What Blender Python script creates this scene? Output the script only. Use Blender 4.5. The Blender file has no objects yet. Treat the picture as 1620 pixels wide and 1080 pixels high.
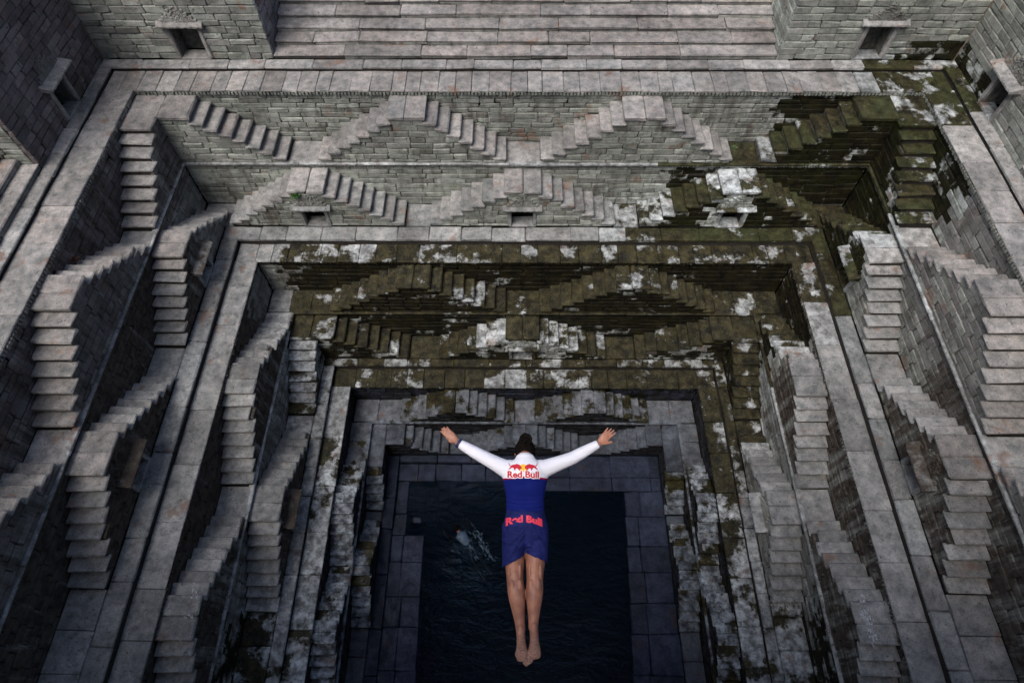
import bpy, bmesh, math, random
from mathutils import Vector, Matrix, noise
from mathutils.bvhtree import BVHTree

random.seed(7)
scene = bpy.context.scene
R_ = math.radians

# ------------------------------------------------------------------ camera, sky, sun, exposure
CAM = Vector((9.2371, -3.7085, 9.5321))
RIGHT = Vector((0.99997566, 0.00622917, -0.00314173))
UP = Vector((-0.00369928, 0.855227, 0.51824038))
FWD = Vector((-0.0059151, 0.51821614, -0.85522923))
cam_data = bpy.data.cameras.new('camera')
cam_data.sensor_width = 36.0
cam_data.lens = 36.0 * 977.942 / 1620.0
cam_data.clip_start = 0.1
cam_data.clip_end = 600.0
cam = bpy.data.objects.new('camera', cam_data)
scene.collection.objects.link(cam)
cam.matrix_world = Matrix(((RIGHT.x, UP.x, -FWD.x, CAM.x), (RIGHT.y, UP.y, -FWD.y, CAM.y),
                           (RIGHT.z, UP.z, -FWD.z, CAM.z), (0, 0, 0, 1)))
scene.camera = cam

SUN_EL, SUN_AZ = R_(61), R_(218)          # azimuth clockwise from +Y: light comes from behind-left of the camera
world = bpy.data.worlds.new('World')
scene.world = world
world.use_nodes = True
wn = world.node_tree
wn.nodes.clear()
w_out = wn.nodes.new('ShaderNodeOutputWorld')
w_bg = wn.nodes.new('ShaderNodeBackground')
w_sky = wn.nodes.new('ShaderNodeTexSky')
w_sky.sky_type = 'NISHITA'
w_sky.sun_disc = False
w_sky.sun_elevation = SUN_EL
w_sky.sun_rotation = SUN_AZ
w_sky.dust_density = 4.0
w_sky.air_density = 1.0
w_bg.inputs['Strength'].default_value = 0.064
wn.links.new(w_sky.outputs[0], w_bg.inputs[0])
wn.links.new(w_bg.outputs[0], w_out.inputs[0])

sun_data = bpy.data.lights.new('sun', 'SUN')
sun_data.energy = 1.5
sun_data.angle = R_(36)
sun_data.color = (1.0, 0.95, 0.88)
sun = bpy.data.objects.new('sun', sun_data)
scene.collection.objects.link(sun)
sd = Vector((math.sin(SUN_AZ) * math.cos(SUN_EL), math.cos(SUN_AZ) * math.cos(SUN_EL), math.sin(SUN_EL)))
sun.rotation_euler = (-sd).to_track_quat('-Z', 'Y').to_euler()
sun.location = (9, 0, 40)

scene.view_settings.view_transform = 'Standard'
scene.view_settings.look = 'None'
scene.view_settings.gamma = 1.0
scene.view_settings.exposure = 1.16
scene.cycles.use_denoising = True
scene.cycles.max_bounces = 5
scene.cycles.diffuse_bounces = 2
scene.cycles.use_adaptive_sampling = True
scene.cycles.adaptive_threshold = 0.03
scene.cycles.transparent_max_bounces = 8

C = scene.collection.objects

# ------------------------------------------------------------------ helpers: nodes and materials
class NT:
    def __init__(self, name):
        self.m = bpy.data.materials.new(name)
        self.m.use_nodes = True
        self.t = self.m.node_tree
        self.t.nodes.clear()
        self.out = self.t.nodes.new('ShaderNodeOutputMaterial')
        self.p = self.t.nodes.new('ShaderNodeBsdfPrincipled')
        self.t.links.new(self.p.outputs[0], self.out.inputs[0])
    def n(self, kind, **kw):
        nd = self.t.nodes.new(kind)
        for k, v in kw.items():
            setattr(nd, k, v)
        return nd
    def put(self, sock, v):
        if isinstance(v, bpy.types.NodeSocket):
            self.t.links.new(v, sock)
        elif isinstance(v, (tuple, list)) and len(v) == 3 and sock.type == 'RGBA':
            sock.default_value = (*v, 1)
        else:
            sock.default_value = v
    def math(self, op, a, b=0.0, clamp=False):
        nd = self.n('ShaderNodeMath', operation=op, use_clamp=clamp)
        self.put(nd.inputs[0], a); self.put(nd.inputs[1], b)
        return nd.outputs[0]
    def mix(self, f, a, b, blend='MIX'):
        nd = self.n('ShaderNodeMix', data_type='RGBA', blend_type=blend)
        self.put(nd.inputs[0], f); self.put(nd.inputs[6], a); self.put(nd.inputs[7], b)
        return nd.outputs[2]
    def ramp(self, v, a, b, c=0.0, d=1.0, smooth=False):
        nd = self.n('ShaderNodeMapRange')
        if smooth:
            nd.interpolation_type = 'SMOOTHSTEP'
        for i, x in enumerate((v, a, b, c, d)):
            self.put(nd.inputs[i], x)
        return nd.outputs[0]
    def noise(self, vec, scale, detail=4.0, rough=0.55, dist=0.0):
        nd = self.n('ShaderNodeTexNoise')
        self.put(nd.inputs['Vector'], vec)
        nd.inputs['Scale'].default_value = scale
        nd.inputs['Detail'].default_value = detail
        nd.inputs['Roughness'].default_value = rough
        nd.inputs['Distortion'].default_value = dist
        return nd.outputs[0]
    def vmul(self, vec, xyz):
        nd = self.n('ShaderNodeVectorMath', operation='MULTIPLY')
        self.put(nd.inputs[0], vec); nd.inputs[1].default_value = xyz
        return nd.outputs[0]
    def vadd(self, a, b):
        nd = self.n('ShaderNodeVectorMath', operation='ADD')
        self.put(nd.inputs[0], a); self.put(nd.inputs[1], b)
        return nd.outputs[0]
    def bump(self, h, strength, dist, normal=None):
        nd = self.n('ShaderNodeBump')
        nd.inputs['Strength'].default_value = strength
        nd.inputs['Distance'].default_value = dist
        self.put(nd.inputs['Height'], h)
        if normal is not None:
            self.put(nd.inputs['Normal'], normal)
        return nd.outputs[0]


def stone(name, grey, pink, pale, rough=0.85, wet=0.0, film=1.0, vary=0.5, cover=1.0):
    """weathered stone; the object's colour carries: R algae cover, G grime, B tint (grey to pink), A pale lime crust"""
    k = NT(name)
    pos = k.n('ShaderNodeNewGeometry').outputs['Position']
    oi = k.n('ShaderNodeObjectInfo')
    rnd = oi.outputs['Random']
    sep = k.n('ShaderNodeSeparateColor')
    k.put(sep.inputs[0], oi.outputs['Color'])
    moss, grime, tint, lime = sep.outputs[0], sep.outputs[1], sep.outputs[2], oi.outputs['Alpha']
    big = k.noise(pos, 0.9, 2, 0.6)
    mid = k.noise(pos, 5.0, 4, 0.68)
    fine = k.noise(pos, 38.0, 2, 0.7)
    # base colour
    tf = k.math('ADD', tint, k.math('MULTIPLY', k.math('SUBTRACT', mid, 0.5), 1.3), True)
    base = k.mix(tf, grey, pink)
    base = k.mix(k.math('MULTIPLY', lime, k.ramp(mid, 0.38, 0.6)), base, pale)
    # value: per piece, broad, speckle
    v = k.math('ADD', 1.0 - vary * 0.5, k.math('MULTIPLY', rnd, vary))
    v = k.math('MULTIPLY', v, k.ramp(big, 0.3, 0.7, 0.72, 1.22))
    v = k.math('MULTIPLY', v, k.ramp(mid, 0.3, 0.70, 0.50, 1.32))
    v = k.math('MULTIPLY', v, k.ramp(fine, 0.3, 0.7, 0.80, 1.18))
    vc = k.n('ShaderNodeCombineColor')
    for i in range(3):
        k.put(vc.inputs[i], v)
    base = k.mix(1.0, base, vc.outputs[0], 'MULTIPLY')
    # rust-brown blotches
    rust = k.ramp(k.noise(k.vadd(pos, (31.0, 7.0, 3.0)), 1.7, 3, 0.62), 0.62, 0.70)
    base = k.mix(k.math('MULTIPLY', rust, 0.55), base, (0.17, 0.085, 0.05))
    # dark pits and lichen
    pit = k.ramp(k.noise(k.vadd(pos, (3.0, 19.0, 5.0)), 14.0, 2, 0.7), 0.62, 0.72)
    base = k.mix(k.math('MULTIPLY', pit, 0.65), base, (0.035, 0.03, 0.028))
    # run-down streaks
    st = k.noise(k.vmul(pos, (4.5, 4.5, 0.55)), 1.0, 3, 0.65)
    stf = k.math('MULTIPLY', k.ramp(k.math('ADD', st, k.math('MULTIPLY', k.math('SUBTRACT', grime, 0.5), 0.55)), 0.42, 0.64), k.math('MULTIPLY', grime, 1.5, True), True)
    base = k.mix(stf, base, k.mix(k.ramp(mid, 0.4, 0.6), (0.042, 0.033, 0.028), (0.082, 0.070, 0.058)))
    # algae crust with torn edges
    an = k.noise(k.vadd(pos, (11.0, 2.0, 7.0)), 1.6, 8, 0.66)
    thr = k.math('ADD', k.ramp(moss, 0.0, 1.0, 0.16, 0.84), k.math('MULTIPLY', k.math('SUBTRACT', rnd, 0.5), 0.17))
    mf = k.ramp(k.math('SUBTRACT', thr, an), -0.018, 0.026)
    soft = k.math('MULTIPLY', k.ramp(k.math('SUBTRACT', thr, an), -0.07, 0.0), 0.42)
    base = k.mix(soft, base, k.mix(k.ramp(mid, 0.4, 0.6), (0.035, 0.031, 0.022), (0.085, 0.08, 0.065)))
    mn = k.noise(k.vmul(pos, (1.0, 1.0, 0.45)), 3.6, 5, 0.74)
    f3 = lambda c_: tuple(min(1.0, x_ * film) for x_ in c_)  # algae scaled brighter on treads, darker on walls: light put into the colour
    mcol = k.mix(k.ramp(mn, 0.38, 0.64), f3((0.0030, 0.0028, 0.0018)), f3((0.026, 0.0215, 0.0075)))
    mcol = k.mix(k.ramp(fine, 0.55, 0.75), mcol, f3((0.052, 0.047, 0.0155)))
    green = k.math('MULTIPLY', k.ramp(tint, 0.0, 0.25, 1.0, 0.0), k.ramp(big, 0.42, 0.6))
    mcol = k.mix(k.math('MULTIPLY', green, 0.7), mcol, f3((0.017, 0.0205, 0.0050)))
    tv = k.math('MULTIPLY', k.ramp(mid, 0.32, 0.68, 0.40, 1.65), k.ramp(fine, 0.3, 0.7, 0.72, 1.3))
    tc3 = k.n('ShaderNodeCombineColor')
    for i in range(3):
        k.put(tc3.inputs[i], tv)
    mcol = k.mix(1.0, mcol, tc3.outputs[0], 'MULTIPLY')
    col = k.mix(k.math('MULTIPLY', mf, cover), base, mcol)
    if wet:
        col = k.mix(wet, col, k.mix(1.0, col, (0.14, 0.20, 0.35), 'MULTIPLY'))
    k.put(k.p.inputs['Base Color'], col)
    rg = k.math('SUBTRACT', rough, k.math('MULTIPLY', mf, 0.18))
    if wet:
        rg = k.math('SUBTRACT', rg, k.math('MULTIPLY', k.ramp(mid, 0.42, 0.6), 0.38 * wet))
    k.put(k.p.inputs['Roughness'], rg)
    k.put(k.p.inputs['Specular IOR Level'], 0.2 if not wet else 0.16)
    h = k.math('ADD', k.math('MULTIPLY', mid, 1.0), k.math('MULTIPLY', fine, 0.16))
    h = k.math('ADD', h, k.math('MULTIPLY', mf, 0.28))
    h = k.math('SUBTRACT', h, k.math('MULTIPLY', pit, 0.22))
    k.put(k.p.inputs['Normal'], k.bump(h, 0.75, 0.035))
    return k.m


def plain(name, col, rough=0.7, bump=0.0, scale=20.0, vary=0.25, spec=0.4):
    k = NT(name)
    tc = k.n('ShaderNodeTexCoord').outputs['Object']
    nz = k.noise(tc, scale, 5, 0.6)
    c2 = tuple(max(0.0, c * (1 - vary)) for c in col)
    c3 = tuple(min(1.0, c * (1 + vary)) for c in col)
    k.put(k.p.inputs['Base Color'], k.mix(k.ramp(nz, 0.3, 0.7), c2, c3))
    k.put(k.p.inputs['Roughness'], rough)
    k.put(k.p.inputs['Specular IOR Level'], spec)
    if bump:
        k.put(k.p.inputs['Normal'], k.bump(nz, bump, 0.01))
    return k.m


M_WALL = stone('wall_stone', (0.285, 0.308, 0.276), (0.140, 0.118, 0.128), (0.56, 0.61, 0.63), vary=0.5, film=0.62)
M_TREAD = stone('tread_stone', (0.235, 0.250, 0.256), (0.250, 0.226, 0.216), (0.56, 0.61, 0.64), 0.8, film=1.4, vary=0.42, cover=0.97)
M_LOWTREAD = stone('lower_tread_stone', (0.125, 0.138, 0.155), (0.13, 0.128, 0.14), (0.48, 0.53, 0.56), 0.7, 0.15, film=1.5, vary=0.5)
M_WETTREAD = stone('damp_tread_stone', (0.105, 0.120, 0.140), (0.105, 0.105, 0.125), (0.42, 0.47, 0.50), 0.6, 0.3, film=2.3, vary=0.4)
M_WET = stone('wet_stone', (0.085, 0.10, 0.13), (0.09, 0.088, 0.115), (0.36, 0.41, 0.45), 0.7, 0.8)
M_CORE = plain('mortar', (0.030, 0.026, 0.023), 0.95, 0.6, 9.0, 0.5)  # joint mortar; bared as stair risers, nosing shade put into its colour
M_MORTAR = plain('lime_mortar', (0.10, 0.10, 0.09), 0.95, 0.6, 9.0, 0.6)
M_GROUND = plain('dusty_ground', (0.24, 0.20, 0.16), 0.95, 0.5, 2.0, 0.3)

# ------------------------------------------------------------------ helpers: objects
def sstep(a, b, x):
    if a == b:
        return 1.0 if x >= a else 0.0
    t = max(0.0, min(1.0, (x - a) / (b - a)))
    return t * t * (3 - 2 * t)

def inbox(x, y, z, bx, soft=0.5):
    x0, x1, y0, y1, z0, z1 = bx
    f = 1.0
    for v, a, b, s in ((x, x0, x1, soft), (y, y0, y1, soft), (z, z0, z1, 0.08)):
        f *= sstep(a - s, a + s, v) * (1 - sstep(b - s, b + s, v))
    return f

# algae: (box x0,x1,y0,y1,z0,z1 ; cover)
ALGAE = [
    ((18.0, 21.5, 8.4, 12.0, 0.02, 0.55), 0.58),      # base of walls and kerb, far right corner
    ((17.7, 20.2, 7.9, 10.4, -0.2, 0.2), 0.60),       # upper ledge, far right corner
    ((15.6, 20.0, 6.2, 10.0, -1.9, -0.16), 0.74),     # top stair, corner
    ((13.2, 20.0, 7.0, 10.0, -3.25, -1.55), 0.72),    # under it
    ((11.8, 14.2, 6.9, 8.4, -3.3, -2.5), 0.50),
    ((16.6, 20.0, 5.6, 10.0, -3.6, -1.8), 0.70),
    ((2.75, 17.6, 6.3, 7.25, -3.6, -3.28), 0.64),     # middle ledge
    ((12.6, 17.6, 6.3, 7.7, -3.4, -2.9), 0.62),
    ((15.9, 17.6, 4.7, 7.0, -3.5, -3.0), 0.52),
    ((2.9, 16.9, 4.9, 7.2, -6.1, -3.34), 0.69),      # middle terrace, back
    ((2.9, 16.9, 6.2, 7.2, -4.7, -3.34), 0.74),       # its upper wall
    ((15.4, 16.9, 4.2, 7.0, -5.0, -3.34), 0.72),
    ((14.6, 15.9, 2.4, 6.0, -6.4, -4.8), 0.62),
    ((3.0, 4.2, 3.0, 6.0, -6.4, -4.85), 0.42),
    ((3.9, 15.3, 4.2, 5.3, -6.4, -5.98), 0.64),       # lower ledge
    ((13.9, 15.2, 1.2, 4.6, -6.5, -5.95), 0.60),
    ((4.2, 14.8, 3.4, 4.6, -7.2, -6.2), 0.44),        # lowest terrace, back
    ((4.9, 14.1, 2.7, 3.8, -8.3, -7.0), 0.32),
    ((3.9, 5.6, -4.5, 3.4, -8.4, -6.0), 0.38),        # low, left side
    ((13.4, 15.2, -4.5, 2.5, -8.4, -6.0), 0.42),      # low, right side
    ((2.6, 4.0, -4.6, -1.6, -6.3, -4.8), 0.48),
    ((14.9, 16.3, -4.6, -1.5, -6.3, -4.8), 0.55),
]
GRIME = [
    ((-0.2, 2.0, -5.0, 6.0, -3.4, -1.55), 0.92),
    ((1.3, 3.2, -5.0, 5.5, -4.9, -3.3), 1.0),
    ((2.9, 4.4, -5.0, 4.4, -6.3, -4.7), 0.85),
    ((16.9, 19.2, -5.0, 3.0, -3.4, -1.55), 0.70),
    ((15.5, 17.0, -5.0, 4.0, -4.9, -3.3), 0.75),
    ((4.0, 15.0, -5.0, 4.6, -8.5, -6.2), 0.85),
    ((-1.2, 1.0, -5.0, 9.4, -1.7, -0.1), 0.60),
    ((0.4, 3.4, 6.8, 8.6, -3.2, -2.3), 0.55),
    ((6.6, 9.0, 8.0, 8.6, -3.2, -1.7), 0.50),
    ((12.5, 17.0, 8.4, 9.4, -1.7, -0.1), 0.62),
    ((-4.0, 0.0, 6.0, 10.2, 0.0, 0.7), 0.55),
]
BARE = [
    ((14.2, 15.5, 7.3, 8.5, -3.2, -1.70), 0.36),
    ((8.0, 10.9, 4.9, 5.95, -6.0, -4.9), 0.40),
    ((2.9, 5.4, 6.4, 7.2, -3.5, -3.25), 0.44),
    ((17.9, 19.2, 6.2, 7.5, -1.6, -0.3), 0.60),
    ((13.6, 15.0, 4.9, 5.4, -6.0, -5.2), 0.46),
    ((8.0, 11.4, 4.2, 5.2, -6.4, -5.9), 0.56),
]
def params(x, y, z, tint, grime=0.12, lime=0.0, gk=1.0):
    m = 0.0
    for bx, c in ALGAE:
        m = max(m, c * inbox(x, y, z, bx, 0.35))
    for bx, c in BARE:
        m = min(m, 1 - (1 - c) * inbox(x, y, z, bx, 0.15)) if inbox(x, y, z, bx, 0.15) > 0.3 else m
    g = grime
    for bx, c in GRIME:
        g = max(g, gk * c * inbox(x, y, z, bx, 0.6))
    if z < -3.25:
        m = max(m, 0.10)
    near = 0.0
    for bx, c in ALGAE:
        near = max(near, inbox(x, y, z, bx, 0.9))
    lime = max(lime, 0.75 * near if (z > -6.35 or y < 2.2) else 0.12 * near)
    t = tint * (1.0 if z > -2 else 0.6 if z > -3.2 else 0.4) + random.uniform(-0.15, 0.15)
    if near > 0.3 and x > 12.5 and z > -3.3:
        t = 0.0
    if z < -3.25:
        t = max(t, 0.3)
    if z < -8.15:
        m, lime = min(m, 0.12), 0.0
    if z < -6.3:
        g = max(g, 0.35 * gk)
    return (min(1, max(0, m + random.uniform(-0.03, 0.03))), min(1, g), min(1, max(0, t)), lime)

_cache = {}
def block_mesh(dx, dy, dz, bev, jit, mat):
    q = lambda v: max(0.02, round(v / 0.04) * 0.04) if v > 0.12 else max(0.01, round(v, 2))
    var = random.randrange(5)
    key = (q(dx), q(dy), q(dz), bev, jit, mat.name, var)
    if key in _cache:
        return _cache[key], key
    h = [key[0] / 2, key[1] / 2, key[2] / 2]
    b = min(bev, 0.35 * min(h) * 2)
    vs, idx = [], {}
    for sx in (-1, 1):
        for sy in (-1, 1):
            for sz in (-1, 1):
                s = (sx, sy, sz)
                off = [random.uniform(-jit, jit) for _ in range(3)]
                bb = b * random.choice((0.6, 0.8, 1.0, 1.0, 1.5, 2.8))
                bb = min(bb, 0.8 * min(h))
                for a in range(3):
                    p = [s[i] * (h[i] - (0 if i == a else bb)) + off[i] for i in range(3)]
                    idx[(s, a)] = len(vs)
                    vs.append(p)
    fs = []
    for a in range(3):
        o = [i for i in range(3) if i != a]
        for sg in (-1, 1):
            ring = []
            for u, w in ((-1, -1), (1, -1), (1, 1), (-1, 1)):
                s = [0, 0, 0]; s[a] = sg; s[o[0]] = u; s[o[1]] = w
                ring.append(idx[(tuple(s), a)])
            fs.append(ring)
    for a in range(3):                     # edges run along axis a
        o = [i for i in range(3) if i != a]
        for u in (-1, 1):
            for w in (-1, 1):
                def vid(e, ax):
                    s = [0, 0, 0]; s[a] = e; s[o[0]] = u; s[o[1]] = w
                    return idx[(tuple(s), ax)]
                fs.append([vid(-1, o[0]), vid(1, o[0]), vid(1, o[1]), vid(-1, o[1])])
    for sx in (-1, 1):
        for sy in (-1, 1):
            for sz in (-1, 1):
                fs.append([idx[((sx, sy, sz), a)] for a in range(3)])
    # consistent outward winding
    out = []
    for f in fs:
        c = [sum(vs[i][k] for i in f) / len(f) for k in range(3)]
        a_, b_, c_ = (Vector(vs[f[0]]), Vector(vs[f[1]]), Vector(vs[f[2]]))
        nrm = (b_ - a_).cross(c_ - a_)
        out.append(f if nrm.dot(Vector(c)) >= 0 else f[::-1])
    me = bpy.data.meshes.new('block')
    me.from_pydata(vs, [], out)
    me.materials.append(mat)
    _cache[key] = me
    return me, key

def wpos(o):
    v = Vector(o.location)
    while o.parent:
        o = o.parent
        v += Vector(o.location)
    return v

def block(name, parent, x0, x1, y0, y1, z0, z1, mat, tint=0.3, bev=0.014, jit=0.006, tilt=0.0, grime=0.12, lime=0.0, col=None):
    if x1 < x0: x0, x1 = x1, x0
    if y1 < y0: y0, y1 = y1, y0
    if z1 < z0: z0, z1 = z1, z0
    dx, dy, dz = x1 - x0, y1 - y0, z1 - z0
    me, key = block_mesh(dx, dy, dz, bev, jit, mat)
    o = bpy.data.objects.new(name, me)
    c = Vector(((x0 + x1) / 2, (y0 + y1) / 2, (z0 + z1) / 2))
    o.scale = (dx / key[0], dy / key[1], dz / key[2])
    if tilt:
        o.rotation_euler = [random.uniform(-tilt, tilt) for _ in range(3)]
    if parent is not None:
        o.parent = parent
        o.location = c - parent['_w'] if '_w' in parent.keys() else c - wpos(parent)
    else:
        o.location = c
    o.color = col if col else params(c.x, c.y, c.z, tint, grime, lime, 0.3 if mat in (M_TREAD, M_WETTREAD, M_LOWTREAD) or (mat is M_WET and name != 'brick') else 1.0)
    C.link(o)
    return o

def thing(name, loc, label=None, cat=None, group=None, kind=None, parent=None):
    o = bpy.data.objects.new(name, None)
    o.empty_display_size = 0.2
    if parent is not None:
        o.parent = parent
        o.location = Vector(loc) - wpos(parent)
    else:
        o.location = loc
    C.link(o)
    if label: o['label'] = label
    if cat: o['category'] = cat
    if group: o['group'] = group
    if kind: o['kind'] = kind
    return o

def boxes(name, parent, bxs, mat, kind=None, col=None):
    """one part made of several plain boxes (hidden backing, tiny dentils)"""
    vs, fs = [], []
    for (x0, x1, y0, y1, z0, z1) in bxs:
        if x1 < x0: x0, x1 = x1, x0
        if y1 < y0: y0, y1 = y1, y0
        i = len(vs)
        vs += [(x0, y0, z0), (x1, y0, z0), (x1, y1, z0), (x0, y1, z0), (x0, y0, z1), (x1, y0, z1), (x1, y1, z1), (x0, y1, z1)]
        fs += [(i, i+3, i+2, i+1), (i+4, i+5, i+6, i+7), (i, i+1, i+5, i+4), (i+1, i+2, i+6, i+5), (i+2, i+3, i+7, i+6), (i+3, i, i+4, i+7)]
    base = wpos(parent) if parent else Vector((0, 0, 0))
    me = bpy.data.meshes.new(name)
    me.from_pydata([Vector(v) - base for v in vs], [], fs)
    me.materials.append(mat)
    o = bpy.data.objects.new(name, me)
    if parent: o.parent = parent
    if kind: o['kind'] = kind
    o.color = col if col else (0.0, 0.4, 0.4, 0.0)
    C.link(o)
    return o

# side frames: s runs along the wall, n inwards from the wall plane
def box_on(side, base, s0, s1, n0, n1, z0, z1):
    if side == 'B':
        return (s0, s1, base - n1, base - n0, z0, z1)
    if side == 'L':
        return (base + n0, base + n1, s0, s1, z0, z1)
    return (base - n1, base - n0, s0, s1, z0, z1)

def on(name, parent, side, base, s0, s1, n0, n1, z0, z1, mat, **kw):
    return block(name, parent, *box_on(side, base, s0, s1, n0, n1, z0, z1), mat, **kw)

def cut(spans, a, b):
    r = []
    for (p, q) in spans:
        if b <= p or a >= q:
            r.append((p, q))
        else:
            if a > p: r.append((p, a))
            if b < q: r.append((b, q))
    return r

def course(parent, side, base, spans, n_front, z0, z1, mat, tint, lmin=0.28, lmax=0.62, thick=0.12, gap=0.010, rough=0.010, grime=0.34, lime=0.0, name='brick'):
    for (a, b) in spans:
        if b - a < 0.05:
            continue
        s = a
        while s < b - 0.02:
            L = random.uniform(lmin, lmax) * (1.6 if random.random() < 0.12 else 1.0)
            if b - (s + L) < lmin * 0.7:
                L = b - s
            if L > lmax * 1.5:
                L = L / 2
            pr = random.uniform(-rough, rough * 0.6)
            on(name, parent, side, base, s + gap / 2, s + L - gap / 2, n_front - thick, n_front + pr, z0 + gap / 2, z1 - gap / 2, mat,
               tint=tint + random.uniform(-0.12, 0.12), bev=0.012, jit=0.007, grime=grime * random.uniform(0.5, 1.5), lime=lime)
            s += L

TINT = {'B': 0.12, 'L': 0.78, 'R': 0.55}  # side walls darker: own purple-grey, with some shade put into the tint
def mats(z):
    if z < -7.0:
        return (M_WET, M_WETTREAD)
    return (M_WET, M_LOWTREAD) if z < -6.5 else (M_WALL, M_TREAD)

# ------------------------------------------------------------------ measured planes of the well
OV = 0.03
P = {  # wall plane of each tier: left x, right x, back y ; stair width L,R,B
    '1A': dict(L=0.0, R=19.0, B=9.101, w=(0.726, 0.805, 0.778), top=0.0, zp=-0.15, zf=-1.566, n=7),
    '1B': dict(L=0.726, R=18.195, B=8.323, w=(0.686, 0.748, 0.789), top=-1.566, zp=-1.748, zf=-3.06, n=7),
    '2A': dict(L=2.362, R=16.538, B=6.552, w=(0.691, 0.695, 0.721), top=-3.319, zp=-3.464, zf=-4.671, n=7),
    '2B': dict(L=3.053, R=15.843, B=5.831, w=(0.684, 0.650, 0.726), top=-4.671, zp=-4.818, zf=-5.965, n=7),
    '3A': dict(L=4.493, R=14.474, B=4.329, w=(0.514, 0.469, 0.695), top=-6.225, zp=-6.40, zf=-7.134, n=5),
    '3B': dict(L=5.007, R=14.005, B=3.634, w=(0.432, 0.472, 0.606), top=-7.134, zp=-7.274, zf=-8.108, n=5),
}
YN = -4.55            # near end of everything on the sides
TERR = {'1': 'top', '2': 'middle', '3': 'lowest'}
TIER = {'A': 'upper', 'B': 'lower'}
SIDE = {'B': 'back', 'L': 'left', 'R': 'right'}
WI = {'L': 0, 'R': 1, 'B': 2}

def carve(parent, side, base, w, c, ztop, width=1.0, wo=0.56, zo_top=None, zo_bot=None, tint=0.3, proud=0.0):
    """niche hood, jambs, sill and carved pediment on a face at n = w"""
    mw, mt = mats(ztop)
    nh = thing('niche', ((base + w if side == 'L' else base - w) if side != 'B' else c, base - w if side == 'B' else c, zo_bot), parent=parent)
    # sloping hood: five fluted stones in a row are one slab in the photo
    hb = 0.16
    vs = []
    pj = 0.0 if side == 'B' else 0.13
    prof = [(0.0, zo_top + 0.02), (0.11 + pj, zo_top + 0.01), (0.14 + pj, zo_top + 0.025), (0.14 + pj, zo_top + 0.06), (0.11 + pj, zo_top + 0.08), (0.0, zo_top + 0.14)]
    bm = bmesh.new()
    segs = 14
    rows = []
    for i in range(segs + 1):
        s = c - width / 2 + width * i / segs
        flute = 0.012 * (i % 2)
        row = []
        for (nn, zz) in prof:
            b_ = box_on(side, base, s, s, w + nn - flute * (nn > 0.1), w + nn - flute * (nn > 0.1), zz, zz)
            row.append(bm.verts.new(Vector((b_[0], b_[2], zz + random.uniform(-0.006, 0.006))) - wpos(nh)))
        rows.append(row)
    for i in range(segs):
        for j in range(len(prof)):
            jj = (j + 1) % len(prof)
            bm.faces.new((rows[i][j], rows[i][jj], rows[i + 1][jj], rows[i + 1][j]))
    bm.faces.new(rows[0]); bm.faces.new(rows[-1])
    bmesh.ops.recalc_face_normals(bm, faces=bm.faces)
    me = bpy.data.meshes.new('niche_hood'); bm.to_mesh(me); bm.free(); me.materials.append(mt)
    hood = bpy.data.objects.new('niche_hood', me); hood.parent = nh; C.link(hood)
    q = box_on(side, base, c, c, w, w, zo_top, zo_top)
    hood.color = params(q[0], q[2], zo_top, tint)
    for sg in (-1, 1):
        on('niche_jamb', nh, side, base, c + sg * wo / 2, c + sg * (wo / 2 + 0.10), w - 0.10, w + 0.035, zo_bot, zo_top + 0.02, mt, tint=tint, bev=0.012)
    on('niche_sill', nh, side, base, c - wo / 2 - 0.06, c + wo / 2 + 0.06, w - 0.32, w + 0.03, zo_bot - 0.03, zo_bot + 0.03, mt, tint=tint, bev=0.012)
    # carved pediment: lumpy stepped triangle above the hood
    ph = max(0.16, min(0.42, ztop - (zo_top + 0.15)))
    bm = bmesh.new()
    for r in range(5):
        hw = width * 0.40 * (1 - r / 5.4)
        za, zb_ = zo_top + 0.10 + ph * r / 5, zo_top + 0.10 + ph * (r + 1) / 5
        x0_, x1_, y0_, y1_, _, _ = box_on(side, base, c - hw, c + hw, w - 0.05, w + 0.042 - 0.005 * r, za, zb_)
        m = Matrix.Translation(Vector(((x0_ + x1_) / 2, (y0_ + y1_) / 2, (za + zb_) / 2)) - wpos(nh)) @ Matrix.Diagonal((abs(x1_ - x0_), abs(y1_ - y0_), zb_ - za, 1))
        bmesh.ops.create_cube(bm, size=1.0, matrix=m)
    for r in range(70):
        tt = random.random() ** 1.5
        hw = width * 0.38 * (1 - tt * 0.85)
        s = c + random.uniform(-hw, hw)
        z = zo_top + 0.12 + ph * tt * 0.92
        b_ = box_on(side, base, s, s, w + 0.036, w + 0.036, z, z)
        q_ = random.uniform(0.014, 0.026)
        m = Matrix.Translation(Vector((b_[0], b_[2], z + 0.02)) - wpos(nh)) @ Matrix.Diagonal((q_, q_, q_ * 0.8, 1))
        res = bmesh.ops.create_icosphere(bm, subdivisions=1, radius=1.0, matrix=m)
        for v in res['verts']:
            v.co += Vector([random.uniform(-0.007, 0.007) for _ in range(3)])
    me = bpy.data.meshes.new('carved_pediment'); bm.to_mesh(me); bm.free(); me.materials.append(mw)
    pd = bpy.data.objects.new('carved_pediment', me); pd.parent = nh; C.link(pd)
    pd['kind'] = 'stuff'
    pd.color = params(q[0], q[2], zo_top + 0.3, 0.5, 0.4)
    return nh

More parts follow.
